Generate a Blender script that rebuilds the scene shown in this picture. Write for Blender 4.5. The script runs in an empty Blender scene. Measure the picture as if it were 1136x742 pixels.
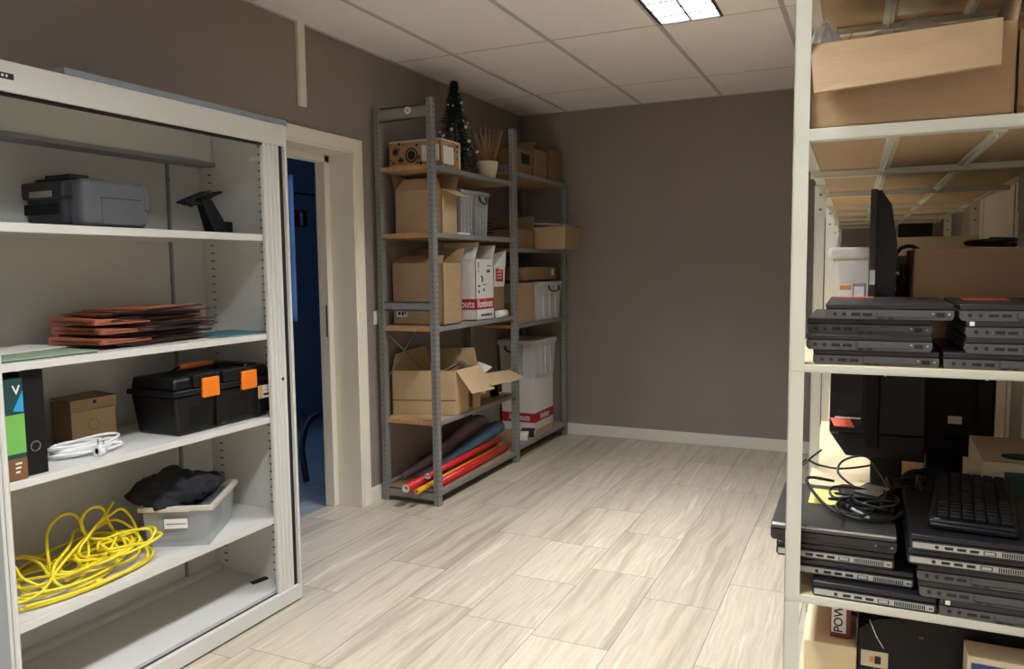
import bpy, bmesh, math, random
from mathutils import Vector, Matrix, noise
random.seed(7)
PI = math.pi
SC = bpy.context.scene
COL = SC.collection

# ------------------------------------------------------------------ materials
def lin(c):
    return tuple(((v/255)/12.92 if v/255 <= .04045 else ((v/255+.055)/1.055)**2.4) for v in c)
def mat(name, rgb, rough=.6, metal=0.0, noise=0.0, nscale=20, bump=0.0, bscale=80, alpha=1.0, trans=0.0, emis=None, estr=0, stretch=(1,1,1), spec=.5, ior=1.45):
    m = bpy.data.materials.new(name); m.use_nodes = True
    nt = m.node_tree; b = nt.nodes['Principled BSDF']
    c = lin(rgb); b.inputs['Base Color'].default_value = (*c, 1)
    b.inputs['Roughness'].default_value = rough; b.inputs['Metallic'].default_value = metal
    b.inputs['Specular IOR Level'].default_value = spec
    if alpha < 1: b.inputs['Alpha'].default_value = alpha
    if trans: b.inputs['Transmission Weight'].default_value = trans; b.inputs['IOR'].default_value = ior
    if emis:
        b.inputs['Emission Color'].default_value = (*lin(emis), 1); b.inputs['Emission Strength'].default_value = estr
    if noise or bump:
        tc = nt.nodes.new('ShaderNodeTexCoord'); mp = nt.nodes.new('ShaderNodeMapping')
        mp.inputs['Scale'].default_value = stretch
        nt.links.new(tc.outputs['Object'], mp.inputs['Vector'])
    if noise:
        n = nt.nodes.new('ShaderNodeTexNoise'); n.inputs['Scale'].default_value = nscale; n.inputs['Detail'].default_value = 4
        r = nt.nodes.new('ShaderNodeValToRGB')
        r.color_ramp.elements[0].position = .3; r.color_ramp.elements[1].position = .7
        r.color_ramp.elements[0].color = (*[v*(1-noise) for v in c], 1)
        r.color_ramp.elements[1].color = (*[min(1, v*(1+noise)) for v in c], 1)
        nt.links.new(mp.outputs[0], n.inputs['Vector']); nt.links.new(n.outputs['Fac'], r.inputs[0]); nt.links.new(r.outputs[0], b.inputs['Base Color'])
    if bump:
        n2 = nt.nodes.new('ShaderNodeTexNoise'); n2.inputs['Scale'].default_value = bscale; n2.inputs['Detail'].default_value = 3
        bp = nt.nodes.new('ShaderNodeBump'); bp.inputs['Strength'].default_value = bump; bp.inputs['Distance'].default_value = .004
        nt.links.new(mp.outputs[0], n2.inputs['Vector']); nt.links.new(n2.outputs['Fac'], bp.inputs['Height']); nt.links.new(bp.outputs[0], b.inputs['Normal'])
    return m

M = dict(
 wall=mat('taupe_paint', (138,127,121), .75, noise=.04, nscale=3, bump=.25, bscale=140),
 white_wall=mat('white_wall_paint', (205,200,190), .7, bump=.15, bscale=120),
 ceil=mat('ceiling_tile', (240,234,235), .9, noise=.03, nscale=120, bump=.15, bscale=300),
 tbar=mat('ceiling_bar', (190,184,182), .6),
 trim=mat('white_trim', (226,222,210), .45),
 door=mat('cream_lacquer', (236,229,214), .4),
 cab=mat('cabinet_grey_white', (208,207,202), .45),
 cabdark=mat('cabinet_dark_slot', (40,40,40), .7),
 cabedge=mat('cabinet_shadow_gap', (18,18,19), .7),
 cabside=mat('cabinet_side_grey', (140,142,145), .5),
 board=mat('grey_board', (128,136,146), .6, noise=.05, nscale=30),
 galv=mat('grey_powder_steel', (132,132,130), .45, .15),
 galvhole=mat('post_slot_dark', (86,88,90), .7),
 chip=mat('chipboard', (172,138,100), .75, noise=.16, nscale=160, bump=.1),
 chipedge=mat('chipboard_edge', (178,136,92), .75, noise=.2, nscale=60),
 rackcream=mat('cream_angle_iron', (204,203,188), .45),
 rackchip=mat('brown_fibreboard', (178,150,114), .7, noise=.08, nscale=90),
 rackchip_lit=mat('lit_fibreboard_top', (222,200,160), .7, noise=.06, nscale=40),  # upper faces of the brown boards, light on them painted in as paler colour
 card=mat('cardboard', (164,136,102), .8, noise=.05, nscale=9, bump=.12, bscale=60, stretch=(1,1,6)),
 card2=mat('cardboard_pale', (184,156,118), .8, noise=.06, nscale=8, bump=.12, bscale=50),
 card3=mat('cardboard_dark', (132,104,74), .8, noise=.08, nscale=9),
 cardc=mat('cardboard_cream', (232,210,170), .8, noise=.04, nscale=8),
 cardw=mat('white_carton', (226,222,216), .6, noise=.02, nscale=8),
 tape=mat('packing_tape', (150,112,70), .25),
 red=mat('label_red', (176,34,44), .5),
 white=mat('paper_white', (232,230,224), .6),
 ink=mat('ink_black', (24,24,28), .6),
 black=mat('black_plastic', (9,9,12), .42, spec=.35),
 blackm=mat('matt_black_plastic', (12,13,15), .6, bump=.1, bscale=300, spec=.3),
 blackgloss=mat('glossy_black', (12,12,14), .2),
 dgrey=mat('laptop_grey', (36,36,39), .42, .1),
 dbase=mat('laptop_side_grey', (78,78,78), .45),
 lid=mat('laptop_lid', (84,82,80), .3, .5),
 lidblack=mat('laptop_lid_black', (14,16,22), .4),
 silver=mat('laptop_silver', (172,172,168), .35, .15),
 port=mat('port_black', (8,8,9), .5),
 orange=mat('latch_orange', (240,128,28), .4),
 orange2=mat('handle_orange', (224,126,62), .45),
 yellow=mat('cable_yellow', (236,214,40), .38),
 wcable=mat('white_cable', (232,232,232), .4),
 bcable=mat('black_cable', (18,18,19), .4),
 metal=mat('bright_metal', (190,190,190), .25, 1.0),
 terra=mat('terracotta_card', (160,90,62), .7, noise=.12, nscale=14),
 terrad=mat('folder_inside_dark', (70,34,26), .75),
 darkfold=mat('folder_dark_edge', (44,32,32), .6),
 teal=mat('teal_folder', (70,118,130), .6),
 greenp=mat('pale_green_folder', (138,158,132), .6),
 pgrey=mat('printer_grey', (100,100,104), .5, noise=.04, nscale=10),
 pgrey2=mat('printer_dark_grey', (46,49,58), .5),
 plight=mat('printer_light', (168,162,146), .5),
 navycloth=mat('dark_cloth', (24,26,34), .95, noise=.3, nscale=14, bump=.8, bscale=40),
 green=mat('cover_green', (110,176,84), .5), blue=mat('cover_blue', (40,150,200), .5),
 dkgreen=mat('cover_dark_green', (20,62,62), .5), brown=mat('cover_brown', (120,84,50), .5),
 rollred=mat('roll_red', (206,38,40), .35), rollyel=mat('roll_yellow', (226,162,36), .4),
 rollpur=mat('roll_purple', (150,124,138), .55, noise=.08, nscale=20), rollblue=mat('roll_blue', (70,96,114), .5, noise=.1, nscale=20),
 tree=mat('tree_green', (16,38,34), .7, noise=.4, nscale=40), trunk=mat('tree_stem', (50,36,28), .8),
 ball=mat('bauble_silver', (240,236,228), .25, .2), gold=mat('bauble_gold', (206,150,70), .25, .8),
 pot=mat('cream_pot', (196,190,164), .4), straw=mat('dry_stalk', (176,138,92), .8),
 bubble=mat('crystal_tape', (190,180,160), .2, alpha=.35),
 paperpat=mat('crate_kraft', (176,140,104), .75, noise=.1, nscale=12),
 stickeryel=mat('yellow_paper', (236,226,130), .7), stickerred=mat('salmon_card', (222,92,66), .6),
 maroon=mat('maroon_label', (120,40,56), .5), pink=mat('pink_foil', (160,104,104), .5, noise=.3, nscale=30),
 bluesheet=mat('blue_print', (40,64,120), .5), beige=mat('beige_card', (212,196,168), .7),
 tan=mat('tan_print', (200,150,84), .6),
 navywall=mat('corridor_wall', (130,138,150), .7), signred=mat('sign_red', (120,30,36), .5),
 otherfloor=mat('corridor_floor', (150,152,156), .35, noise=.1, nscale=5),
 steel=mat('steel_strip', (120,118,112), .4, .8),
)
# clear plastics
def clearmat(name, rgb, alpha, rough=.15):
    m = mat(name, rgb, rough); m.node_tree.nodes['Principled BSDF'].inputs['Alpha'].default_value = alpha
    return m
M['clearbin'] = clearmat('frosted_clear_plastic', (196,198,200), .38, .2)
M['clearbin2'] = clearmat('milky_clear_plastic', (222,223,222), .75, .3)
M['cleartub'] = clearmat('smoky_clear_plastic', (206,210,214), .32, .15)
M['film'] = clearmat('clear_film', (222,220,222), .35, .08)
M['tubrim'] = mat('tub_rim', (196,186,176), .35)

def glass_mat():
    m = bpy.data.materials.new('window_glass'); m.use_nodes = True
    nt = m.node_tree; nt.nodes.clear()
    o = nt.nodes.new('ShaderNodeOutputMaterial'); g = nt.nodes.new('ShaderNodeBsdfGlossy'); t = nt.nodes.new('ShaderNodeBsdfTransparent'); x = nt.nodes.new('ShaderNodeMixShader')
    g.inputs['Roughness'].default_value = .02; x.inputs[0].default_value = .06
    nt.links.new(t.outputs[0], x.inputs[1]); nt.links.new(g.outputs[0], x.inputs[2]); nt.links.new(x.outputs[0], o.inputs[0]); return m
M['glass'] = glass_mat()

def lamp_mat():
    m = bpy.data.materials.new('tube_glow'); m.use_nodes = True
    b = m.node_tree.nodes['Principled BSDF']; b.inputs['Emission Color'].default_value = (1, .97, .92, 1); b.inputs['Emission Strength'].default_value = 6
    return m
M['lamp'] = lamp_mat()
M['louvre'] = mat('louvre_white', (120,128,134), .35)

def travertine():
    m = bpy.data.materials.new('travertine_tile'); m.use_nodes = True
    nt = m.node_tree; N = nt.nodes; L = nt.links; b = N['Principled BSDF']
    tc = N.new('ShaderNodeTexCoord'); at = N.new('ShaderNodeAttribute'); at.attribute_name = 'tile_shift'; at.attribute_type = 'GEOMETRY'
    add = N.new('ShaderNodeVectorMath'); add.operation = 'ADD'
    sh = N.new('ShaderNodeVectorMath'); sh.operation = 'SCALE'; sh.inputs['Scale'].default_value = 9.0
    L.new(at.outputs['Vector'], sh.inputs[0]); L.new(tc.outputs['Object'], add.inputs[0]); L.new(sh.outputs[0], add.inputs[1])
    # warp
    wn = N.new('ShaderNodeTexNoise'); wn.inputs['Scale'].default_value = 1.3; wn.inputs['Detail'].default_value = 3
    L.new(add.outputs[0], wn.inputs['Vector'])
    ws = N.new('ShaderNodeVectorMath'); ws.operation = 'SCALE'; ws.inputs['Scale'].default_value = .10
    L.new(wn.outputs['Color'], ws.inputs[0])
    a2 = N.new('ShaderNodeVectorMath'); a2.operation = 'ADD'; L.new(add.outputs[0], a2.inputs[0]); L.new(ws.outputs[0], a2.inputs[1])
    mp = N.new('ShaderNodeMapping'); mp.inputs['Scale'].default_value = (12, .55, 1); L.new(a2.outputs[0], mp.inputs['Vector'])
    n1 = N.new('ShaderNodeTexNoise'); n1.inputs['Scale'].default_value = 1.5; n1.inputs['Detail'].default_value = 7; n1.inputs['Roughness'].default_value = .62
    L.new(mp.outputs[0], n1.inputs['Vector'])
    r = N.new('ShaderNodeValToRGB'); e = r.color_ramp.elements
    e[0].position = .30; e[0].color = (*lin((170,157,138)), 1); e[1].position = .72; e[1].color = (*lin((222,211,190)), 1)
    for p, c in ((.40,(180,167,148)),(.47,(194,182,161)),(.53,(202,190,170)),(.58,(188,176,157)),(.63,(208,197,177))):
        q = e.new(p); q.color = (*lin(c), 1)
    L.new(n1.outputs['Fac'], r.inputs[0])
    # fine lines
    mp2 = N.new('ShaderNodeMapping'); mp2.inputs['Scale'].default_value = (70, 3.5, 1); L.new(a2.outputs[0], mp2.inputs['Vector'])
    n2 = N.new('ShaderNodeTexNoise'); n2.inputs['Scale'].default_value = 1.3; n2.inputs['Detail'].default_value = 5; L.new(mp2.outputs[0], n2.inputs['Vector'])
    r2 = N.new('ShaderNodeValToRGB'); r2.color_ramp.elements[0].position = .3; r2.color_ramp.elements[0].color = (.80,.79,.77,1); r2.color_ramp.elements[1].position = .6; r2.color_ramp.elements[1].color = (1,1,1,1)
    L.new(n2.outputs['Fac'], r2.inputs[0])
    mx = N.new('ShaderNodeMix'); mx.data_type = 'RGBA'; mx.blend_type = 'MULTIPLY'; mx.inputs['Factor'].default_value = .55
    L.new(r.outputs[0], mx.inputs['A']); L.new(r2.outputs[0], mx.inputs['B'])
    # per tile tone
    sp = N.new('ShaderNodeSeparateXYZ'); L.new(at.outputs['Vector'], sp.inputs[0])
    mr = N.new('ShaderNodeMapRange'); mr.inputs['To Min'].default_value = .86; mr.inputs['To Max'].default_value = 1.03; L.new(sp.outputs['Z'], mr.inputs['Value'])
    hv = N.new('ShaderNodeHueSaturation'); L.new(mx.outputs['Result'], hv.inputs['Color']); L.new(mr.outputs[0], hv.inputs['Value'])
    L.new(hv.outputs[0], b.inputs['Base Color'])
    b.inputs['Roughness'].default_value = .36; b.inputs['Specular IOR Level'].default_value = .4
    bp = N.new('ShaderNodeBump'); bp.inputs['Strength'].default_value = .12; bp.inputs['Distance'].default_value = .003
    L.new(n2.outputs['Fac'], bp.inputs['Height']); L.new(bp.outputs[0], b.inputs['Normal'])
    return m
M['floor'] = travertine(); M['grout'] = mat('grout', (118,108,96), .9)

# ------------------------------------------------------------------ mesh helper
class MB:
    def __init__(s): s.bm = bmesh.new(); s.mats = []
    def mi(s, m):
        m = M[m] if isinstance(m, str) else m
        if m not in s.mats: s.mats.append(m)
        return s.mats.index(m)
    def _new(s, verts, faces, m, smooth=False):
        vs = [s.bm.verts.new(v) for v in verts]; i = s.mi(m); out = []
        for f in faces:
            try:
                q = s.bm.faces.new([vs[k] for k in f]); q.material_index = i; q.smooth = smooth; out.append(q)
            except ValueError: pass
        return vs, out
    def box(s, x0, y0, z0, x1, y1, z1, m, bev=0, T=None, seg=2):
        v = [Vector(p) for p in ((x0,y0,z0),(x1,y0,z0),(x1,y1,z0),(x0,y1,z0),(x0,y0,z1),(x1,y0,z1),(x1,y1,z1),(x0,y1,z1))]
        if T is not None: v = [T @ p for p in v]
        vs, fs = s._new(v, ((3,2,1,0),(4,5,6,7),(0,1,5,4),(1,2,6,5),(2,3,7,6),(3,0,4,7)), m)
        if bev:
            es = list({e for f in fs for e in f.edges})
            r = bmesh.ops.bevel(s.bm, geom=es, offset=bev, segments=seg, profile=.6, affect='EDGES', clamp_overlap=True)
            i = s.mi(m)
            for f in r['faces']: f.material_index = i; f.smooth = True
        return s
    def hexa(s, bot, top, m, bev=0):
        """bot and top: four corners each, counter-clockwise from above"""
        vs, fs = s._new(list(bot)+list(top), ((3,2,1,0),(4,5,6,7),(0,1,5,4),(1,2,6,5),(2,3,7,6),(3,0,4,7)), m)
        if bev:
            es = list({e for f in fs for e in f.edges}); i = s.mi(m)
            r = bmesh.ops.bevel(s.bm, geom=es, offset=bev, segments=2, profile=.6, affect='EDGES', clamp_overlap=True)
            for f in r['faces']: f.material_index = i; f.smooth = True
        return s
    def slab(s, p, t, m):
        """four corner points, thickness t along the normal (behind)"""
        p = [Vector(q) for q in p]; n = (p[1]-p[0]).cross(p[2]-p[0]).normalized()*t
        s._new(p+[q-n for q in p], ((0,1,2,3),(7,6,5,4),(0,4,5,1),(1,5,6,2),(2,6,7,3),(3,7,4,0)), m); return s
    def prism(s, prof, a, b, m, axis='y', smooth=False):
        """polygon prof in the plane perpendicular to axis, extruded a..b"""
        n = len(prof)
        def P(u, v, w): return {'y':(u,w,v),'x':(w,u,v),'z':(u,v,w)}[axis]
        vs = [P(u,v,a) for u,v in prof]+[P(u,v,b) for u,v in prof]
        f = [tuple(range(n)), tuple(range(2*n-1, n-1, -1))]+[(i, i+n, (i+1)%n+n, (i+1)%n) for i in range(n)]
        _, fs = s._new(vs, f, m)
        if smooth:
            for q in fs[2:]: q.smooth = True
        return s
    def cyl(s, p, q, r0, m, r1=None, n=20, cap=True, hollow=0):
        p = Vector(p); q = Vector(q); r1 = r0 if r1 is None else r1; d = (q-p).normalized()
        u = d.orthogonal().normalized(); w = d.cross(u)
        A = [p+(u*math.cos(2*PI*i/n)+w*math.sin(2*PI*i/n))*r0 for i in range(n)]
        B = [q+(u*math.cos(2*PI*i/n)+w*math.sin(2*PI*i/n))*r1 for i in range(n)]
        side = [(i, (i+1)%n, (i+1)%n+n, i+n) for i in range(n)]
        if not hollow:
            s._new(A+B, side, m, True)
            if cap: s._new(A, [tuple(range(n-1,-1,-1))], m); s._new(B, [tuple(range(n))], m)
        else:
            k = hollow; C = [p+(v-p)*k for v in A]; D = [q+(v-q)*k for v in B]
            s._new(A+B, side, m, True); s._new(C+D, [tuple(reversed(f)) for f in side], m, True)
            s._new(A+C, [(i+n, (i+1)%n+n, (i+1)%n, i) for i in range(n)], m); s._new(B+D, [(i, (i+1)%n, (i+1)%n+n, i+n) for i in range(n)], m)
        return s
    def tube(s, pts, r, m, n=8, radii=None, closed=False, fill=3):
        pts = [Vector(p) for p in pts]
        if fill > 1 and len(pts) > 2:
            o = []; rr = []; N = len(pts)
            for i in range(N-1):
                p0 = pts[max(i-1,0)]; p1 = pts[i]; p2 = pts[i+1]; p3 = pts[min(i+2,N-1)]
                for k in range(fill):
                    t = k/fill
                    o.append(.5*((2*p1)+(p2-p0)*t+(2*p0-5*p1+4*p2-p3)*t*t+(3*p1-p0-3*p2+p3)*t**3))
                    if radii: rr.append(radii[i]*(1-t)+radii[i+1]*t)
            o.append(pts[-1]); 
            if radii: rr.append(radii[-1]); radii = rr
            pts = o
        N = len(pts); d0 = (pts[1]-pts[0]).normalized(); u = d0.orthogonal().normalized(); rings = []
        for i in range(N):
            d = (pts[min(i+1,N-1)]-pts[max(i-1,0)])
            if d.length < 1e-9: d = d0
            d.normalize(); u = (u-d*u.dot(d))
            if u.length < 1e-6: u = d.orthogonal()
            u.normalize(); w = d.cross(u); R = radii[i] if radii else r
            rings.append([pts[i]+(u*math.cos(2*PI*k/n)+w*math.sin(2*PI*k/n))*R for k in range(n)])
        vs = [v for g in rings for v in g]
        f = [(i*n+k, i*n+(k+1)%n, (i+1)*n+(k+1)%n, (i+1)*n+k) for i in range(N-1) for k in range(n)]
        f += [tuple(range(n-1,-1,-1)), tuple((N-1)*n+k for k in range(n))]
        s._new(vs, f, m, True); return s
    def lathe(s, prof, c, m, n=24):
        c = Vector(c); vs = [c+Vector((r*math.cos(2*PI*k/n), r*math.sin(2*PI*k/n), z)) for r, z in prof for k in range(n)]
        f = [(i*n+k, i*n+(k+1)%n, (i+1)*n+(k+1)%n, (i+1)*n+k) for i in range(len(prof)-1) for k in range(n)]
        s._new(vs, f, m, True); return s
    def ball(s, c, r, m, n=10, sc=(1,1,1)):
        c = Vector(c); k = max(5, n//2+1); vs = []; 
        for i in range(k+1):
            a = PI*i/k
            for j in range(n):
                vs.append(c+Vector((r*sc[0]*math.sin(a)*math.cos(2*PI*j/n), r*sc[1]*math.sin(a)*math.sin(2*PI*j/n), r*sc[2]*math.cos(a))))
        f = [(i*n+j, (i+1)*n+j, (i+1)*n+(j+1)%n, i*n+(j+1)%n) for i in range(k) for j in range(n)]
        s._new(vs, f, m, True); return s
    def build(s, name, parent=None, label=None, weld=False, loc=None):
        bmesh.ops.remove_doubles(s.bm, verts=s.bm.verts, dist=1e-6)
        bmesh.ops.recalc_face_normals(s.bm, faces=s.bm.faces)
        me = bpy.data.meshes.new(name); s.bm.to_mesh(me); s.bm.free()
        for m in s.mats: me.materials.append(m)
        o = bpy.data.objects.new(name, me); COL.objects.link(o)
        if parent: o.parent = parent
        if label: o['label'] = label
        if loc: o.location = loc
        return o

def thing(name, label, cat, loc=(0,0,0), rz=0, group=None, rx=0, ry=0):
    o = bpy.data.objects.new(name, None); COL.objects.link(o); o.empty_display_size = .05
    o.location = loc; o.rotation_euler = (rx, ry, rz); o['label'] = label; o['category'] = cat
    if group: o['group'] = group
    return o
def tag(o, label, cat, group=None):
    o['label'] = label; o['category'] = cat
    if group: o['group'] = group
    return o
def struct(o): o['kind'] = 'structure'; return o
def dup(root, loc=None, rz=None, label=None, rx=None):
    r = root.copy(); COL.objects.link(r)
    if loc: r.location = loc
    if rz is not None: r.rotation_euler[2] = rz
    if rx is not None: r.rotation_euler[0] = rx
    if label: r['label'] = label
    for ch in [o for o in root.children]:
        c = ch.copy(); COL.objects.link(c); c.parent = r
        for g in ch.children:
            d = g.copy(); COL.objects.link(d); d.parent = c
    return r
def text(body, size, name, parent, loc, rot, material, ext=.0004, sx=1.0, align='CENTER'):
    cu = bpy.data.curves.new('lettering', 'FONT'); cu.body = body; cu.size = size; cu.extrude = ext; cu.align_x = align; cu.align_y = 'CENTER'; cu.offset = size*.012
    t = bpy.data.objects.new('tmp', cu); COL.objects.link(t)
    dg = bpy.context.evaluated_depsgraph_get(); me = bpy.data.meshes.new_from_object(t.evaluated_get(dg))
    bpy.data.objects.remove(t)
    me.materials.clear(); me.materials.append(M[material])
    o = bpy.data.objects.new(name, me); COL.objects.link(o); o.parent = parent; o.location = loc; o.rotation_euler = rot; o.scale = (sx, 1, 1)
    return o
ROT_PX = (PI/2, 0, PI/2)     # reads on a face looking +x
ROT_MY = (PI/2, 0, 0)        # reads on a face looking -y

H = 2.586; XR = 3.07; YF = -8.6

# ------------------------------------------------------------------ room shell
DY0, DY1, DZ = -3.16, -2.285, 2.005     # door opening
b = MB()
for y0, y1, z0, z1 in ((YF, DY0, 0, H+.26), (DY1, 0, 0, H+.26), (DY0, DY1, DZ, H+.26)):
    b.box(-.2, y0, z0, 0, y1, z1, 'wall')
struct(b.build('wall_left'))
struct(MB().box(-.2, 0, 0, XR+.15, .15, H+.26, 'wall').build('wall_back'))
b = MB(); b.box(XR, YF, 0, XR+.15, 0, H+.26, 'white_wall')
for y in (-3.46, -2.62, -1.78, -.94): b.box(XR-.004, y-.006, 0, XR, y+.006, H, 'tbar')
struct(b.build('wall_right'))
struct(MB().box(-.2, YF-.15, 0, XR+.15, YF, H+.26, 'wall').build('wall_front'))

# floor slabs 0.3 m wide, mixed lengths, laid along y
joints = {2:[-3.82,-2.9,-1.95,-1.05], 3:[-3.82,-3.21,-2.35,-1.4,-.7], 4:[-3.27,-2.832,-2.37,-1.777,-.8],
          5:[-3.317,-2.63,-2.103,-1.15,-.55], 6:[-3.9,-2.838,-1.166,-.5], 7:[-3.3,-2.56,-1.75,-1.1,-.45], 1:[-3.3,-2.3,-1.5], 0:[-4.1,-2.28,-1.0]}
b = MB(); b.box(-.2, YF, -.03, XR, 0, -.0016, 'grout')
tiles = []
for i in range(-1, 11):
    x0 = max(-.2, i*.3+.003) if i >= 0 else -.2
    x1 = min(XR, (i+1)*.3+.003)
    if x1 <= x0: continue
    rnd = random.Random(i+50); ys = [0.0]
    for y in sorted(joints.get(i, []), reverse=True): ys.append(y)
    y = ys[-1]
    while y > YF:
        y -= rnd.choice((.45,.6,.75,.9,1.1)); ys.append(max(y, YF))
    for ya, yb in zip(ys[1:], ys[:-1]):
        tiles.append((x0, ya, x1, yb))
g = .0012; nbase = len(b.bm.faces)
fi = b.mi('floor'); sh = []
for x0, ya, x1, yb in tiles:
    vs = [b.bm.verts.new(p) for p in ((x0+g,ya+g,0),(x1-g,ya+g,0),(x1-g,yb-g,0),(x0+g,yb-g,0))]
    f = b.bm.faces.new(vs); f.material_index = fi
b.bm.faces.ensure_lookup_table()
me = bpy.data.meshes.new('floor'); b.bm.to_mesh(me); b.bm.free()
for m in b.mats: me.materials.append(m)
at = me.attributes.new('tile_shift', 'FLOAT_VECTOR', 'FACE')
rr = random.Random(3)
for k in range(len(me.polygons)):
    at.data[k].vector = (rr.random(), rr.random(), rr.random())
o = bpy.data.objects.new('floor', me); COL.objects.link(o); struct(o)

# ceiling: 0.6 x 1.2 tiles, exposed bars
XL = [.402+.6*i for i in range(-1, 6)]; YL = [-.641-1.2*i for i in range(0, 8)]
FX0, FX1 = 1.602+.016, 1.602+.312     # luminaire in the left half of one column
fixY = [(YL[1]-1.2, YL[1]), (YL[3]-1.2, YL[3]), (YL[5]-1.2, YL[5])]
b = MB()
xe = [0]+[x for x in XL if 0 < x < XR]+[XR]; ye = [0]+[y for y in YL if y > YF]+[YF]
for i in range(len(xe)-1):
    for j in range(len(ye)-1):
        x0, x1, yb, ya = xe[i], xe[i+1], ye[j], ye[j+1]
        if any(abs(yb-f[1]) < .01 for f in fixY) and abs(x0-1.602) < .01:
            x0 = FX1
        b.box(x0, ya, H, x1, yb, H+.02, 'ceil')
for x in xe[1:-1]: b.box(x-.012, YF, H-.004, x+.012, 0, H+.001, 'tbar')
for y in ye[1:-1]:
    b.box(0, y-.003, H-.002, XR, y+.003, H+.001, 'tbar')
b.box(0, YF, H-.006, .014, 0, H, 'tbar'); b.box(0, -.012, H-.005, XR, 0, H, 'tbar')
b.box(-.2, YF-.1, H+.25, XR+.15, .15, H+.28, 'ceil')
struct(b.build('ceiling'))

# skirting
struct(MB().box(0, -.014, 0, XR, 0, .088, 'trim', .003).build('baseboard_back'))
b = MB(); b.box(0, DY1+.07, 0, .014, 0, .088, 'trim', .003); b.box(0, YF, 0, .014, DY0-.07, .088, 'trim', .003)
struct(b.build('baseboard_left'))
# cable duct on the left wall
struct(MB().box(0, -2.722, 2.178, .018, -2.672, H, 'trim', .002).build('trim_1'))

# doorway lining and casing
b = MB(); cw = .07
b.box(0, DY1, 0, .02, DY1+cw, DZ+cw, 'door', .004); b.box(0, DY0-cw, 0, .02, DY0, DZ+cw, 'door', .004); b.box(0, DY0, DZ, .02, DY1, DZ+cw, 'door', .004)
b.box(-.2, DY1-.012, 0, .012, DY1, DZ, 'door'); b.box(-.2, DY0, 0, .012, DY0+.012, DZ, 'door'); b.box(-.2, DY0, DZ-.012, .012, DY1, DZ, 'door')
b.box(-.215, DY1-.055, 0, -.15, DY1-.012, DZ-.012, 'door', .003); b.box(-.215, DY0+.012, 0, -.15, DY0+.055, DZ-.012, 'door', .003); b.box(-.215, DY0+.012, DZ-.05, -.15, DY1-.012, DZ-.012, 'door', .003)
b.box(-.17, DY1-.0565, .98, -.16, DY1-.054, 1.16, 'steel')
struct(b.build('door_1'))

# adjoining dark room
b = MB(); b.box(-2.8, -6.0, -.03, -.2, 1.2, -.004, 'otherfloor')
for i in range(9): b.box(-2.8, -6.0+i*.8, -.0039, -.2, -5.994+i*.8, -.0036, 'grout')
for i in range(5): b.box(-2.8+i*.6, -6.0, -.0039, -2.794+i*.6, 1.2, -.0036, 'grout')
struct(b.build('floor_corridor'))
WX = -2.06; b = MB()
b.box(WX-.15, -.36, 0, WX, 1.2, 2.7, 'navywall'); b.box(WX-.15, -2.2, 0, WX, -.36, .9, 'navywall'); b.box(WX-.15, -2.2, 2.2, WX, -.36, 2.7, 'navywall'); b.box(WX-.15, -6, 0, WX, -2.2, 2.7, 'navywall')
b.box(WX, -.36, 0, WX+.02, 1.2, .09, 'navywall'); b.box(WX, -.36, 2.035, WX+.012, 1.2, 2.05, 'ink')
struct(b.build('wall_corridor'))
struct(MB().box(WX-.15, 1.2, 0, -.2, 1.3, 2.7, 'navywall').build('wall_corridor_end'))
struct(MB().box(WX-.15, -6.1, 0, -.2, -6, 2.7, 'navywall').build('wall_corridor_start'))
struct(MB().box(WX-.15, -6, 2.7, -.2, 1.2, 2.75, 'navywall').build('ceiling_corridor'))
struct(MB().box(-.212, DY1+.0, DZ, -.2005, 1.2, 2.7, 'navywall').box(-.212, DY1+.01, 0, -.2005, 1.2, DZ, 'navywall').build('wall_corridor_near'))
w = thing('window_1', 'window', 'window'); del w['label']; del w['category']; w['kind'] = 'structure'; w.location = (WX-.08, -1.265, .9)
b = MB(); 
for y0, y1, z0, z1 in ((-.9,.9,0,.03),(-.9,.9,1.27,1.3),(-.9,-.885,0,1.3),(.885,.9,0,1.3),(-.03,.03,0,1.3),(.03,.9,.60,.625)): b.box(-.02, y0, z0, .02, y1, z1, 'trim')
b.build('window_frame', w); MB().box(-.004, -.888, .02, .004, .888, 1.28, 'glass').build('window_glass', w)

t = thing('safety_sign', 'small dark red sign with white upright symbol on the far wall seen through the doorway', 'sign', (WX, -.262, 1.82))
MB().box(0, -.10, -.075, .004, .075, .075, 'signred').build('panel', t)
MB().box(.004, -.02, -.055, .0055, .01, .055, 'white').box(.004, -.03, .02, .0055, .02, .035, 'white').build('symbol', t)
o = MB().tube([(-.62,-2.02,.012),(-.66,-1.99,.10),(-.78,-1.86,.22),(-.86,-1.66,.34),(-.86,-1.4,.36)], .02, 'ink', 10).build('curved_tube_leg')
tag(o, 'black curved tube foot standing on the floor of the dark room beyond the doorway', 'chair leg')

# switch on wall
t = thing('light_switch', 'small white light switch on the taupe wall between doorway and grey shelving', 'switch', (0, -2.088, 1.078))
MB().box(0, -.04, -.04, .009, .04, .04, 'trim', .003).build('plate', t); MB().box(.009, -.027, -.027, .013, .027, .027, 'trim', .002).build('rocker', t)

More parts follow.
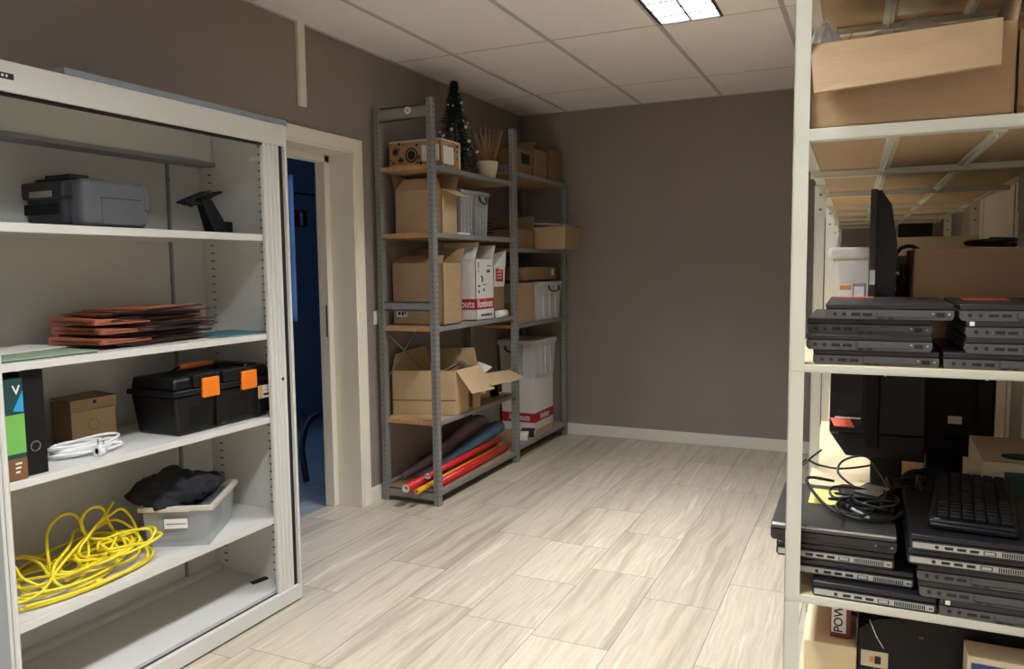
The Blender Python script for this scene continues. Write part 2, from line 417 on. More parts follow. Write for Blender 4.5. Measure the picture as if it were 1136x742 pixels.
# ------------------------------------------------------------------ luminaires
def luminaire(y0, y1, label, k=1.0):
    cx = (FX0+FX1)/2; cy = (y0+y1)/2; w = (FX1-FX0)/2; l = (y1-y0)/2-.006
    t = thing('ceiling_light', label, 'ceiling light', (cx, cy, H), group='louvred fluorescent ceiling lights')
    b = MB(); hgt = .135
    b.box(-w,-l,0,-w+.006,l,hgt,'louvre'); b.box(w-.006,-l,0,w,l,hgt,'louvre'); b.box(-w,-l,0,w,-l+.006,hgt,'louvre'); b.box(-w,l-.006,0,w,l,hgt,'louvre'); b.box(-w,-l,hgt,w,l,hgt+.01,'louvre')
    b.box(-w-.012,-l-.006,-.004,-w+.004,l+.006,.001,'steel'); b.box(w-.004,-l-.006,-.004,w+.012,l+.006,.001,'steel'); b.box(-w,-l-.008,-.005,w,-l+.004,.001,'cabdark'); b.box(-w,l-.004,-.005,w,l+.008,.001,'cabdark')
    HS = b.build('housing', t)
    b = MB(); b.prism([(-.006,0),(.006,0),(.001,.066),(-.001,.066)],-l,l,'louvre','y')
    n = 11
    for i in range(1, n): 
        y = -l+2*l*i/n; b.prism([(y-.010,.0),(y+.010,.0),(y+.0008,.066),(y-.0008,.066)], -w+.006, w-.006, 'louvre', 'x')
    b.build('louvre', HS)
    for s in (-1, 1): MB().cyl((s*.072,-l+.03,.11),(s*.072,l-.03,.11),.008,'lamp',n=12).build('fluorescent_tube', HS)
    L = bpy.data.lights.new('ceiling_lamp', 'AREA'); L.shape = 'RECTANGLE'; L.size = 2*w-.02; L.size_y = 2*l-.02; L.energy = EN*k; L.color = (.95, .975, 1.0)
    o = bpy.data.objects.new('ceiling_lamp', L); COL.objects.link(o); o.parent = t; o.location = (0, 0, .132)
EN = 180
luminaire(*fixY[0], 'louvred strip ceiling light at the top edge of the photo, over the open floor', .88)
luminaire(*fixY[1], 'second louvred strip ceiling light, above the viewpoint, out of the frame')
luminaire(*fixY[2], 'third louvred strip ceiling light, behind the viewpoint, out of the frame', 1.8)

# ------------------------------------------------------------------ tambour cabinet
CX0, CX1, CY0, CY1, CZ = .06, .509, -4.64, -3.405, 1.927
t = thing('tambour_cabinet', 'tall open grey-white steel cabinet with four shelves against the left wall', 'cabinet', (CX1, CY0, 0))
ox, oy = CX1, CY0
def cab(b, name, label=None):
    o = b.build(name, t, label); o.location = (-ox, -oy, 0); return o
b = MB()
b.box(CX0, CY0, .0, CX0+.01, CY1, CZ, 'cab'); b.box(CX0, CY0, .012, CX1-.002, CY0+.05, CZ-.01, 'cab'); b.box(CX0, CY1-.04, .012, CX1-.03, CY1-.002, CZ-.01, 'cab')
b.box(CX0, CY0, CZ-.012, CX1-.003, CY1, CZ, 'cab'); b.box(CX0, CY0+.05, .055, CX1-.035, CY1-.04, .08, 'cab')
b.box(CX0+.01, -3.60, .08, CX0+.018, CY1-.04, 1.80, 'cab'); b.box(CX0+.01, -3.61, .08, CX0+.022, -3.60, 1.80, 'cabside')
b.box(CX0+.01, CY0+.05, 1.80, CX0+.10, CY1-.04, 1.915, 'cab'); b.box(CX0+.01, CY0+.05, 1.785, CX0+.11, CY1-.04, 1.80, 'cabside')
b.box(CX0+.01, CY0+.05, .08, CX0+.05, CY1-.04, .10, 'cab')
zz = .12
while zz < 1.86:
    for x in (.135, .405): b.box(x-.009, CY1-.0425, zz, x+.009, CY1-.0395, zz+.004, 'cabdark')
    zz += .032
for z in (.3,.7,1.1,1.5,1.72): b.box(CX0+.0175,-3.606,z,CX0+.0235,-3.600,z+.006,'cabdark')
cab(b, 'body')
b = MB(); b.box(CX1-.012, CY0, 1.846, CX1, CY1, CZ, 'cab', .002); b.box(CX1-.03, CY0+.03, 1.838, CX1-.012, CY1-.02, 1.849, 'cabedge'); cab(b, 'top_fascia')
b = MB(); b.box(CX1-.02, CY0, .008, CX1, CY1, .068, 'cab', .002); b.box(CX1-.034, CY0+.05, .060, CX1-.021, CY1-.03, .066, 'cabedge'); b.box(CX0, CY0+.01, 0, CX1-.012, CY1-.01, .012, 'cabedge'); cab(b, 'bottom_rail')
b = MB(); b.box(CX1-.02, CY1-.014, .068, CX1, CY1, 1.846, 'cab', .002); b.box(CX1-.022, CY1-.032, .068, CX1-.014, CY1-.014, 1.846, 'cabedge'); cab(b, 'side_frame')
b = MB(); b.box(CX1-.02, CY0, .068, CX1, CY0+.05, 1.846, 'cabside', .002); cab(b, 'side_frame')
def tambour(y0, y1, n, name, lab):
    b = MB(); w = (y1-y0)/n
    for i in range(n):
        a = y0+i*w; b.prism([(CX1-.026,a+.001),(CX1-.026,a+w-.001),(CX1-.012,a+w-.001),(CX1-.008,a+w-.005),(CX1-.008,a+.005),(CX1-.012,a+.001)], .068, 1.846, 'cab', 'z')
    return cab(b, name, lab)
o = tambour(-3.53, -3.44, 4, 'tambour_door', 'retracted slatted roller door at the right')
b = MB().cyl((CX1-.009,-3.468,.93),(CX1-.004,-3.468,.93),.006,'ink',n=12).build('lock', o)
tambour(-4.59, -4.553, 2, 'tambour_door', 'retracted slatted roller door at the left')
for z0, z1 in ((1.474,1.500),(1.092,1.114),(.763,.786),(.355,.381)):
    b = MB(); b.box(CX0+.02, CY0+.055, z1-.008, CX1-.03, CY1-.043, z1, 'cab'); b.box(CX1-.034, CY0+.055, z0, CX1-.024, CY1-.046, z1, 'cab', .002); b.box(CX0+.02, CY0+.055, z0+.004, CX0+.03, CY1-.043, z1, 'cab')
    cab(b, 'shelf')
b = MB(); b.box(CX1, -4.60, 1.878, CX1+.003, -4.478, 1.894, 'ink', .001)
pl = cab(b, 'name_plate', 'small black name plate with pale lettering')
b = MB()
for k, (y, w) in enumerate(((-4.555,.012),(-4.54,.01),(-4.523,.006),(-4.512,.008),(-4.5,.006))): b.box(CX1+.003, y, 1.883, CX1+.0036, y+w*.8, 1.889, 'white')
o = b.build('lettering', pl)
b = MB(); b.box(.36, CY1-.0425, 1.795, .43, CY1-.041, 1.812, 'white'); cab(b, 'paper_label', 'small white paper label inside')

t = thing('flat_grey_board', 'long thin grey board lying flat on top of the tall cabinet', 'board', (.29, -3.87, CZ))
MB().box(-.20, -.457, 0, .216, .475, .021, 'board', .002).build('board', t)

# -- printer
t = thing('inkjet_printer', 'dark grey desktop printer on the top cabinet shelf', 'printer', (.2, -4.03, 1.50))
b = MB(); b.box(-.09, -.125, .012, .12, .125, .165, 'pgrey', .03, seg=4); b.box(-.08,-.115,0,.11,.115,.014,'pgrey2'); PB = b.build('body', t)
b = MB(); b.box(-.13, -.15, .015, .06, -.10, .15, 'pgrey2', .02, seg=3); b.box(-.14,-.155,.05,.04,-.148,.085,'blackm',.004); b.box(-.14,-.16,.10,.07,-.10,.155,'pgrey2',.01); b.box(-.09,-.163,.105,.02,-.159,.125,'plight',.002); b.build('paper_input', t)
b = MB(); b.box(.1195, -.06, .02, .1225, .09, .105, 'pgrey', .004); b.box(.12,-.062,.104,.123,.092,.107,'pgrey2'); b.build('front_flap', PB)
b = MB(); b.box(-.12, -.12, .163, .08, -.01, .170, 'pgrey2', .004); b.box(-.10,-.1,.168,.03,-.03,.185,'pgrey2',.006); b.build('paper_support', t)
b = MB(); b.box(.07,.105,.07,.124,.131,.15,'pgrey',.01); b.build('side_panel', t)

# -- black holder
t = thing('device_holder', 'black angled plastic device holder on a flat base, right of the printer', 'holder', (.33, -3.62, 1.50))
MB().box(-.10,-.13,0,.08,.12,.006,'blackm',.002).build('base_plate', t)
b = MB(); b.hexa([(-.02,-.03,.006),(.03,-.03,.006),(.03,.055,.006),(-.02,.055,.006)], [(-.02,-.075,.14),(.01,-.075,.14),(.01,-.015,.13),(-.02,-.015,.13)], 'blackm', .004); b.box(-.02,.03,.0,.03,.065,.05,'blackm',.006); b.build('stand', t)
b = MB(); b.slab([(-.03,-.15,.115),(.02,-.15,.115),(.02,-.04,.16),(-.03,-.04,.16)], .008, 'blackm'); b.slab([(-.03,-.08,.12),(.02,-.08,.12),(.02,.025,.165),(-.03,.025,.165)], .006, 'blackm'); b.box(-.03,-.13,.105,.02,-.08,.118,'blackm',.003); b.tube([(0,-.15,.12),(.01,-.12,.10),(0,-.10,.105)],.004,'blackm'); b.build('clamp', t)

# -- suspension folders pile
rf = random.Random(11)
def folder(z, x, y, rz, mcol, label, L=.36, W=.235, openh=.004, grp='suspension folders piled on the second cabinet shelf', tilt=0, rib=True):
    t = thing('suspension_folder', label, 'folder', (x, y, z), rz, group=grp, rx=tilt)
    b = MB(); b.slab([(-W/2,-L/2,.0015),(W/2,-L/2,.0015),(W/2,L/2,.0015),(-W/2,L/2,.0015)], .0012, mcol)
    b.slab([(-W/2,-L/2,openh+.0022),(W/2-.006,-L/2,openh*2+.0022),(W/2-.006,L/2,openh+.0022),(-W/2,L/2,.0034)], .0012, mcol)
    b.build('sleeve', t)
    if rib:
        b = MB(); b.box(W/2-.004,-L/2-.004,.0,W/2+.004,L/2+.004,.004,'darkfold'); b.box(W/2-.012,L/2,.0,W/2+.002,L/2+.010,.004,'darkfold'); b.build('hanging_rail', t)
    return t
z = 1.117
n = 15
for i in range(n):
    m = 'terrad' if i in (1,2,4,6,8,10,12) else 'terra'
    if i == 5: m = 'teal'
    f = folder(z, .285+rf.uniform(-.03,.035), -3.93+rf.uniform(-.04,.05), rf.uniform(-.12,.12), m, 'terracotta card suspension folder in the loose pile, dark rail towards the front', openh=rf.uniform(.001,.0032), tilt=rf.uniform(-.012,.012))
    if m == 'teal': f['label'] = 'teal suspension folder sticking out midway in the terracotta folder pile'; del f['group']
    if m == 'terrad': f['label'] = 'dark brown suspension folder between terracotta ones in the pile'; f['group'] = 'dark suspension folders in the pile'
    z += .0077
for k, (y_, dz, r) in enumerate(((-4.055,.014,.10),(-4.04,.046,.02),(-4.045,.076,-.06))):
    t = thing('suspension_folder', ('lowest','middle','upper')[k]+' of the three puffed terracotta folders at the pile\'s left end', 'folder', (.30, y_, 1.117+dz), r)
    b = MB(); b.hexa([(-.10,-.17,.0),(.11,-.15,.0),(.11,.05,.0),(-.10,.05,.0)], [(-.10,-.165,.024),(.11,-.145,.020),(.11,.05,.006),(-.10,.05,.006)], 'terra', .0015)
    b.box(.108,-.13,.007,.1115,.03,.009,'terrad'); b.box(-.10,-.1665,.010,.10,-.15,.013,'terrad'); b.build('sleeve', t)
f = folder(z+.001, .27, -3.90, .35, 'terra', 'topmost terracotta folder lying askew with pale perforated edge', openh=.002)
b = MB()
for k in range(16): b.box(.10, -.16+k*.02, .0075, .106, -.148+k*.02, .0082, 'beige')
b.build('perforation', f)
tag(MB().box(-.11,-.15,0,.11,.14,.004,'teal').build('paper_folder', loc=(.33,-3.60,1.1145)), 'flat teal folder under the right end of the folder pile', 'folder')
tag(MB().box(-.12,-.16,0,.11,.14,.003,'ink').box(-.12,-.16,.003,.11,.14,.008,'greenp').build('paper_folder', loc=(.34,-4.37,1.1145)), 'pale green folder flat at the left end of the second shelf', 'folder')
o = MB().box(-.12,-.15,0,.11,.13,.003,'white').build('paper_sheet', loc=(.19,-4.33,1.1235)); o.rotation_euler[2] = .15
tag(o, 'white paper sheets lying on the pale green folder', 'paper')
tag(MB().box(-.1,-.10,0,.12,.06,.0015,'beige').build('envelope', loc=(.355,-3.80,1.1142)), 'cream envelope under the folder pile near the shelf edge', 'envelope')

# -- ring binder, book, box, cable, toolbox
t = thing('ring_binder', 'black lever arch file with round finger hole standing upright', 'ring binder', (.46, -4.452, .786))
b = MB(); b.box(-.28,-.034,0,-.004,-.031,.30,'blackm'); b.box(-.28,.031,0,-.004,.034,.30,'blackm'); b.box(-.005,-.034,0,0,.034,.30,'blackm',.001); CV = b.build('cover', t)
MB().box(-.26,-.024,.008,-.05,.02,.292,'white').build('papers', t)
b = MB(); b.cyl((-.0005,0,.083),(.0018,0,.083),.0155,'metal',n=24,hollow=.78); b.cyl((-.001,0,.083),(.0006,0,.083),.0125,'port',n=20); b.build('finger_ring', CV)
t = thing('game_box', 'upright box with green, blue and brown spine beside the black binder', 'box', (.475, -4.515, .786))
b = MB(); b.box(-.25,-.027,0,0,.027,.285,'dkgreen'); b.box(0,-.027,.0,.0006,.027,.062,'brown'); b.box(0,-.027,.075,.0006,.027,.185,'green')
b.slab([(.0008,-.004,.195),(.0008,.026,.190),(.0008,.026,.25),(.0008,.018,.235)], .0006, 'blue'); b.build('carton', t)
text('V', .036, 'lettering', t, (.001, .008, .252), ROT_PX, 'white'); 
b = MB()
for k in range(3): b.box(.0006,-.006,.045-k*.012,.001,.012-k*.003,.05-k*.012,'white')
b.build('small_print', t)

t = thing('cardboard_carton', 'small brown carton with a crease-edged lid, behind the white cable', 'box', (.225, -4.09, .786))
b = MB(); b.box(-.10,-.085,0,.0,.08,.145,'card3',.002); b.box(0,-.085,0,.0015,.08,.11,'card2'); b.build('carton', t)
b = MB(); b.slab([(.004,-.088,.150),(.004,.083,.150),(-.10,.083,.158),(-.10,-.088,.154)], .003, 'card3'); b.slab([(.0045,-.088,.112),(.0035,.083,.115),(.004,.083,.150),(.004,-.088,.150)],.002,'card'); b.cyl((.004,.0,.138),(.0052,.0,.138),.007,'ink',n=12); b.build('lid', t)
b = MB(); b.cyl((.0014,-.005,.06),(.0022,-.005,.06),.02,'card3',n=24,hollow=.93); b.build('printed_ring', t)

t = thing('extension_cable', 'coiled white mains cable with plug lying at the shelf front', 'cable', (.37, -4.22, .786))
pts = []
for i in range(64):
    a = 2*PI*i/13; k = i/64
    pts.append((-.02+.055*math.cos(a)*(1-.1*k), .0+.125*math.sin(a)*(1-.15*math.sin(3*k)), .005+.034*k+.006*math.sin(a*1.3+k*5)))
pts += [(.03,.09,.02),(.05,.05,.015),(.06,.015,.016)]
MB().tube(pts, .0046, 'wcable', 8, fill=3).build('flex', t)
b = MB(); b.cyl((.062,.0,.018),(.062,-.022,.018),.017,'wcable',.019,16); b.cyl((.062,-.005,.03),(.062,-.005,.034),.016,'wcable'); b.box(.048,-.022,.004,.076,.004,.032,'wcable',.006); PG = b.build('plug', t)
b = MB(); b.cyl((.062,-.016,.03),(.062,-.016,.055),.0024,'metal',n=8); b.cyl((.062,.003,.03),(.062,.003,.055),.0024,'metal',n=8); b.build('pin', PG)

t = thing('toolbox', 'black plastic toolbox with two orange latches and orange grip', 'toolbox', (.36, -3.715, .786))
b = MB(); b.hexa([(-.115,-.22,0),(.085,-.22,0),(.085,.215,0),(-.115,.215,0)], [(-.125,-.24,.145),(.095,-.24,.145),(.095,.23,.145),(-.125,.23,.145)], 'black', .012)
for y in (-.052, .155): b.box(.088,y-.006,.01,.0985,y+.006,.14,'blackm',.002)
for y in (-.14,.06,.19): b.box(.0845,y-.045,.02,.092,y+.045,.12,'black',.003)
b.build('body', t)
b = MB(); b.box(-.135,-.248,.142,.103,.238,.162,'black',.006); b.hexa([(-.125,-.24,.160),(.095,-.24,.160),(.095,.232,.160),(-.125,.232,.160)], [(-.120,-.232,.205),(.085,-.232,.205),(.085,.226,.205),(-.120,.226,.205)], 'black', .012)
for y in (-.10,.035): b.box(.05,y-.06,.165,.104,y+.06,.210,'blackm',.006)
b.box(-.12,.13,.19,.06,.20,.214,'black',.01); LD = b.build('lid', t)
for k, y in enumerate((-.09, .10)):
    b = MB(); b.box(.098,y-.038,.125,.112,y+.038,.195,'orange',.004)
    for q in range(6): b.box(.1115,y-.03,.135+q*.009,.1135,y+.03,.139+q*.009,'orange',.0008)
    b.build('latch', LD)
b = MB(); b.tube([(-.03,-.15,.205),(-.03,-.12,.222),(-.03,-.10,.226)], .006, 'black'); b.tube([(-.03,.08,.205),(-.03,.06,.222),(-.03,.04,.226)], .006, 'black'); b.cyl((-.03,-.105,.226),(-.03,.05,.226),.011,'orange2',n=14); b.build('handle', LD)
b = MB(); b.box(.093,.155,.075,.0995,.218,.125,'white',.001); b.box(.0994,.156,.076,.1001,.176,.124,'tan'); b.box(.0995,.182,.085,.1002,.212,.093,'ink'); b.box(.0995,.180,.104,.1002,.205,.107,'stickerred'); b.build('product_sticker', t)

# -- yellow cable: real coils
t = thing('cable_bundle', 'tangled coil of bright yellow cable on the lowest raised shelf', 'cable', (.30, -4.24, .383))
def W(x, y, z): return (x-.30, y+4.24, z-.383)
segs = [
 [(.41,-4.50,.392),(.44,-4.42,.391),(.455,-4.33,.392),(.452,-4.22,.392),(.44,-4.11,.393),(.40,-4.03,.395),(.33,-4.00,.40),(.24,-4.03,.42),(.20,-4.10,.46),(.22,-4.18,.50),(.30,-4.26,.485),(.34,-4.34,.455),(.37,-4.36,.415),(.42,-4.33,.395),(.41,-4.22,.398),(.36,-4.13,.42),(.31,-4.12,.46),(.30,-4.19,.49),(.30,-4.215,.55),(.30,-4.18,.585),(.28,-4.12,.565),(.27,-4.09,.50),(.27,-4.05,.44),(.30,-4.0,.41)],
 [(.42,-4.49,.40),(.45,-4.38,.397),(.462,-4.27,.397),(.45,-4.15,.398),(.41,-4.06,.40),(.34,-4.02,.42),(.28,-4.01,.46),(.26,-4.06,.505),(.28,-4.15,.505),(.31,-4.24,.48),(.34,-4.33,.44),(.39,-4.42,.41),(.38,-4.49,.405),(.30,-4.50,.43),(.24,-4.44,.47),(.22,-4.36,.475),(.26,-4.30,.44),(.33,-4.29,.40)],
 [(.25,-4.50,.42),(.22,-4.44,.465),(.24,-4.38,.48),(.28,-4.35,.46),(.31,-4.335,.42),(.31,-4.34,.50),(.29,-4.32,.555),(.27,-4.26,.582),(.27,-4.21,.565),(.29,-4.195,.50),(.32,-4.21,.44),(.37,-4.27,.40),(.40,-4.36,.40),(.37,-4.45,.40),(.31,-4.49,.43),(.30,-4.44,.48),(.31,-4.42,.44),(.36,-4.38,.40)],
 [(.20,-4.46,.39),(.16,-4.34,.40),(.15,-4.2,.41),(.18,-4.08,.42),(.26,-4.03,.42),(.36,-4.05,.41),(.41,-4.14,.41),(.40,-4.26,.42),(.34,-4.36,.43),(.25,-4.40,.42),(.18,-4.33,.43),(.18,-4.2,.45),(.24,-4.10,.47),(.32,-4.08,.45),(.39,-4.14,.42),(.42,-4.24,.41),(.42,-4.36,.41),(.36,-4.46,.41)],
 [(.26,-4.12,.51),(.28,-4.06,.545),(.27,-4.02,.52),(.28,-4.0,.47),(.31,-4.02,.44),(.34,-4.09,.42),(.34,-4.18,.42),(.33,-4.25,.46),(.32,-4.20,.51),(.30,-4.13,.545),(.28,-4.08,.575)],
 [(.28,-4.30,.45),(.33,-4.22,.44),(.36,-4.10,.43),(.35,-4.04,.44),(.28,-4.03,.46),(.24,-4.12,.45),(.26,-4.24,.44),(.33,-4.32,.43),(.37,-4.26,.42),(.35,-4.16,.44),(.29,-4.08,.47),(.24,-4.06,.45)],
]
b = MB()
for sg in segs: b.tube([W(*p) for p in sg], .0050, 'yellow', 8, fill=6)
ry = random.Random(12)
for q in range(4):
    c0 = (.27+.035*q, -4.31+.07*q); sg = []
    for i in range(22):
        a = i*.62+q; rx_ = .07+.03*math.sin(i*.9+q); ry_ = .12+.03*math.cos(i*1.3+q*2)
        sg.append((c0[0]+rx_*math.cos(a), max(-4.53, min(-4.0, c0[1]+ry_*math.sin(a))), .392+.018*q+.028*abs(math.sin(i*.8+q))))
    b.tube([W(*p) for p in sg], .0048, 'yellow', 8, fill=5)
b.cyl(W(.453,-4.29,.396), W(.448,-4.265,.396), .013, 'yellow', n=10); b.build('flex', t)
MB().tube([W(.24,-4.14,.39),W(.25,-4.12,.41),W(.27,-4.09,.42)], .016, 'yellow', 12).build('cable_socket', t)

# -- storage tub with cloth
t = thing('storage_tub', 'smoky clear plastic storage tub with beige rim and white label', 'storage box', (.30, -3.985, .3815), math.atan2(.12,.205))
w_, d_, h_ = .235, .325, .145; th = .003
b = MB()
def wallq(p, q, ins=.02):
    pass
o0 = [(.012,.012),(w_-.012,.012),(w_-.012,d_-.012),(.012,d_-.012)]; o1 = [(0,0),(w_,0),(w_,d_),(0,d_)]
for k in range(4):
    a, c = o0[k], o0[(k+1)%4]; d, e = o1[k], o1[(k+1)%4]
    b.slab([(a[0],a[1],.001),(c[0],c[1],.001),(e[0],e[1],h_),(d[0],d[1],h_)], th, 'cleartub')
b.box(.012,.012,0,w_-.012,d_-.012,.003,'cleartub'); b.build('tub', t)
b = MB()
for x0,y0,x1,y1 in ((-.012,-.012,w_+.012,.004),(-.012,d_-.004,w_+.012,d_+.012),(-.012,.004,.004,d_-.004),(w_-.004,.004,w_+.012,d_-.004)): b.box(x0,y0,h_-.012,x1,y1,h_+.006,'tubrim',.003)
b.box(.06,-.018,h_-.012,.17,-.008,h_+.001,'tubrim',.003); b.build('rim', t)
b = MB(); b.box(.075,-.0035,.07,.155,-.0025,.105,'white'); T_ = b.build('label_sticker', t); 
b = MB()
for k in range(12): b.box(.083+k*.0055,-.0042,.0845,.087+k*.0055,-.0036,.0885,'ink')
b.build('lettering', T_)
# contents: grey-blue cloth mass
def lump(name, c, r, m, parent=None, seed=0, amp=.25, n=40, flat=None, wr=0):
    b = MB(); rn = random.Random(seed); ph = [(rn.uniform(0,6.28), rn.uniform(1.5,5), rn.uniform(-1,1), rn.uniform(-1,1), rn.uniform(-1,1)) for _ in range(14)]
    b.ball((0,0,0), 1, m, n)
    for v in b.bm.verts:
        d = v.co.normalized(); s = 0
        for p, f, i, j, k in ph: s += math.sin(f*2*(i*d.x+j*d.y+k*d.z)+p)/(f)
        s = 1+amp*s*.35+rn.uniform(-1,1)*.0
        if wr: s += wr*(noise.turbulence(Vector((d.x*1.5+seed, d.y*1.5, d.z*1.5)), 3, True)-.55)
        v.co = Vector((c[0]+r[0]*d.x*s, c[1]+r[1]*d.y*s, c[2]+r[2]*d.z*s))
        if flat is not None and v.co.z < flat: v.co.z = flat
    return b.build(name, parent)
t2 = thing('folded_cloth', 'grey fabric filling the smoky clear storage tub below the black cloth', 'cloth', (.30,-3.985,.386), math.atan2(.12,.205))
b = MB(); b.box(.03,.03,0,w_-.03,d_-.04,.125,mat('grey_cloth',(78,86,98),.9,noise=.1,nscale=8),.045,seg=4); b.build('fabric', t2)
cl = lump('black_cloth', (.30,-3.84,.555), (.125,.15,.085), 'navycloth', None, 5, .30, 80, flat=.522, wr=.30)
cl.rotation_euler = (0,0,0); tag(cl, 'crumpled black cloth heaped on top of the smoky storage tub', 'cloth')
o = MB().box(-.012,-.036,0,.012,.036,.008,'blackm',.002).build('rubber_wedge', loc=(.355,-3.488,.0805)); o.rotation_euler[2] = -.25
tag(o, 'small black flat bar on the cabinet floor at the right', 'bar')

# ------------------------------------------------------------------ back shelving unit
RX0, RX1 = .03, .412
t = thing('shelving_unit', 'tall grey steel shelving unit with chipboard shelves in the back left corner', 'shelving', (RX0, -2.115, 0))
def rk(b, name, label=None):
    o = b.build(name, t, label); o.location = (-RX0, 2.115, 0); return o
PY = [(-2.115,-2.075),(-1.045,-.985),(-.085,-.045)]; PT = [2.295, 2.29, 2.02]
def post(x0, x1, y0, y1, h, out):
    b = MB(); b.box(x0, y0, .0, x1, y1, h, 'galv', .002)
    z = .05
    xs = x1 if out > 0 else x0
    while z < h-.02:
        if out > 0:
            b.box(x1-.001, y0+.008, z, x1+.0006, y0+.013, z+.012, 'galvhole')
            b.box(x1-.001, y1-.013, z, x1+.0006, y1-.008, z+.012, 'galvhole')
        b.box(x0+.016, y0-.0006, z, x0+.022, y0+.001, z+.012, 'galvhole')
        z += .03
    rk(b, 'post')
for (y0, y1), h in zip(PY, PT):
    post(RX0, RX0+.036, y0, y1, h-.02, -1); post(RX1-.036, RX1, y0, y1, h, 1)
def shelf_bay(y0, y1, z0, z1, side=False):
    b = MB(); b.box(RX1-.03, y0, z0, RX1-.004, y1, z1, 'galv', .002); b.box(RX0+.004, y0, z0, RX0+.03, y1, z1, 'galv', .002)
    o = rk(b, 'shelf_beam')
    b = MB(); b.box(RX0+.006, y0-.03, z1-.024, RX1-.03, y1+.03, z1-.001, 'chip'); b.box(RX0+.036, y0-.0315, z1-.024, RX1-.036, y0-.030, z1-.001, 'chipedge'); rk(b, 'shelf_board')
for z0, z1 in ((1.908,1.936),(1.532,1.560),(1.003,1.028),(.462,.489),(.055,.082)): shelf_bay(-2.075, -1.035, z0, z1)
for z0, z1 in ((1.985,2.012),(1.465,1.493),(.938,.963),(.078,.108)): shelf_bay(-.995, -.085, z0, z1)
for z0, z1 in ((2.185,2.265),(1.118,1.175),(.02,.082)):
    b = MB(); b.box(RX0+.034, -2.108, z0, RX1-.034, -2.100, z1, 'galv', .002); b.box(RX0+.034,-2.108,z1-.01,RX1-.034,-2.094,z1,'galv',.001); b.box(RX0+.034,-2.108,z0,RX1-.034,-2.094,z0+.01,'galv',.001)
    rk(b, 'side_brace')
for yy in (-1.015, -.065):
    for z0, z1 in ((2.0,2.06),(1.118,1.175),(.02,.07)): b = MB(); b.box(RX0+.034, yy-.004, z0, RX1-.034, yy+.004, z1, 'galv', .002); rk(b, 'side_brace')
b = MB(); b.tube([(RX0+.01,-2.07,.70),(RX0+.01,-1.04,1.52)], .006, 'galv', 6); b.tube([(RX0+.01,-1.04,.30),(RX0+.01,-2.07,1.0)], .006, 'galv', 6); rk(b, 'cross_brace')
b = MB(); b.cyl((.255,-2.108,2.238),(.255,-2.110,2.238),.021,'white',n=24); o = rk(b, 'round_sticker', 'round white sticker')
b = MB()
for k, wd in enumerate((.009,.013,.008)): b.box(.255-wd,-2.1108,2.229+k*.007,.255+wd,-2.1099,2.232+k*.007,'ink')
b.build('sticker_print', o)

# ---- cartons
def carton(name, label, loc, size, m='card', flaps=(), rz=0, cat='box', fill=None, tape=False, closed=False, inner=None, group=None, build=True):
    """open-topped or closed carton; flaps: (side, length, angle from up, outward positive, (start, end))"""
    t = thing(name, label, cat, loc, rz, group)
    W_, D_, H_ = size; th = .004; b = MB()
    if closed: b.box(0,0,0,W_,D_,H_,m,.002)
    else:
        b.box(0,0,0,W_,th,H_,m); b.box(0,D_-th,0,W_,D_,H_,m); b.box(0,0,0,th,D_,H_,m); b.box(W_-th,0,0,W_,D_,H_,m); b.box(0,0,0,W_,D_,th,m)
    if tape: b.box(W_/2-.025,-.0006,H_*.0,W_/2+.025,D_+.0006,.0008,'tape')
    if not build: return b, t
    b.build('carton', t)
    for fl in flaps:
        side, ln, ang = fl[:3]; sk = fl[3] if len(fl) > 3 else 0
        a = math.radians(ang); dz = math.cos(a)*ln; do = math.sin(a)*ln; e = .003
        if side == '+x': p = [(W_,e,H_),(W_,D_-e,H_),(W_+do,D_-e-sk,H_+dz),(W_+do,e+sk,H_+dz)]
        if side == '-x': p = [(0,D_-e,H_),(0,e,H_),(-do,e+sk,H_+dz),(-do,D_-e-sk,H_+dz)]
        if side == '-y': p = [(e,0,H_),(W_-e,0,H_),(W_-e-sk,-do,H_+dz),(e+sk,-do,H_+dz)]
        if side == '+y': p = [(W_-e,D_,H_),(e,D_,H_),(e+sk,D_+do,H_+dz),(W_-e-sk,D_+do,H_+dz)]
        MB().slab(p, .003, m).build('flap', t)
    return t

# bay 1, top shelf
t = carton('patterned_crate', 'open box printed with dark round motifs on the top shelf, next to the tree', (.041, -1.985, 1.937), (.349, .225, .155), 'paperpat', build=False)
b, t = t
CW, CD = .349, .225
for x, z, r in ((.05,.10,.022),(.155,.075,.042),(.09,.05,.012)):
    b.cyl((x,-.0008,z),(x,.001,z),r,'ink',n=24,hollow=.8); b.cyl((x,-.0008,z),(x,.001,z),r*.62,'ink',n=20)
for k in range(26):
    x = rf.uniform(.01,.335); z = rf.uniform(.012,.15); r = rf.uniform(.004,.010); b.cyl((x,-.0007,z),(x,.001,z),r,'ink' if k%3 else 'card3',n=9)
for k in range(20):
    y = rf.uniform(.01,.21); z = rf.uniform(.015,.15); b.cyl((.3485,y,z),(.3498,y,z),rf.uniform(.005,.013),'ink' if k%2 else 'card3',n=9)
b.build('carton', t)
MB().box(.225,-.002,.035,.34,-.0005,.125,'white').build('paper_label', t, 'blank white paper panel'); 
MB().box(.349,.03,.02,.3505,.15,.12,'white').build('paper_label', t)
b = MB(); b.box(.349,.212,0,.353,.225,.158,'beige'); b.box(0,-.003,.150,.352,.001,.158,'beige'); b.box(.348,0,.150,.353,.225,.158,'beige'); b.build('edging', t)

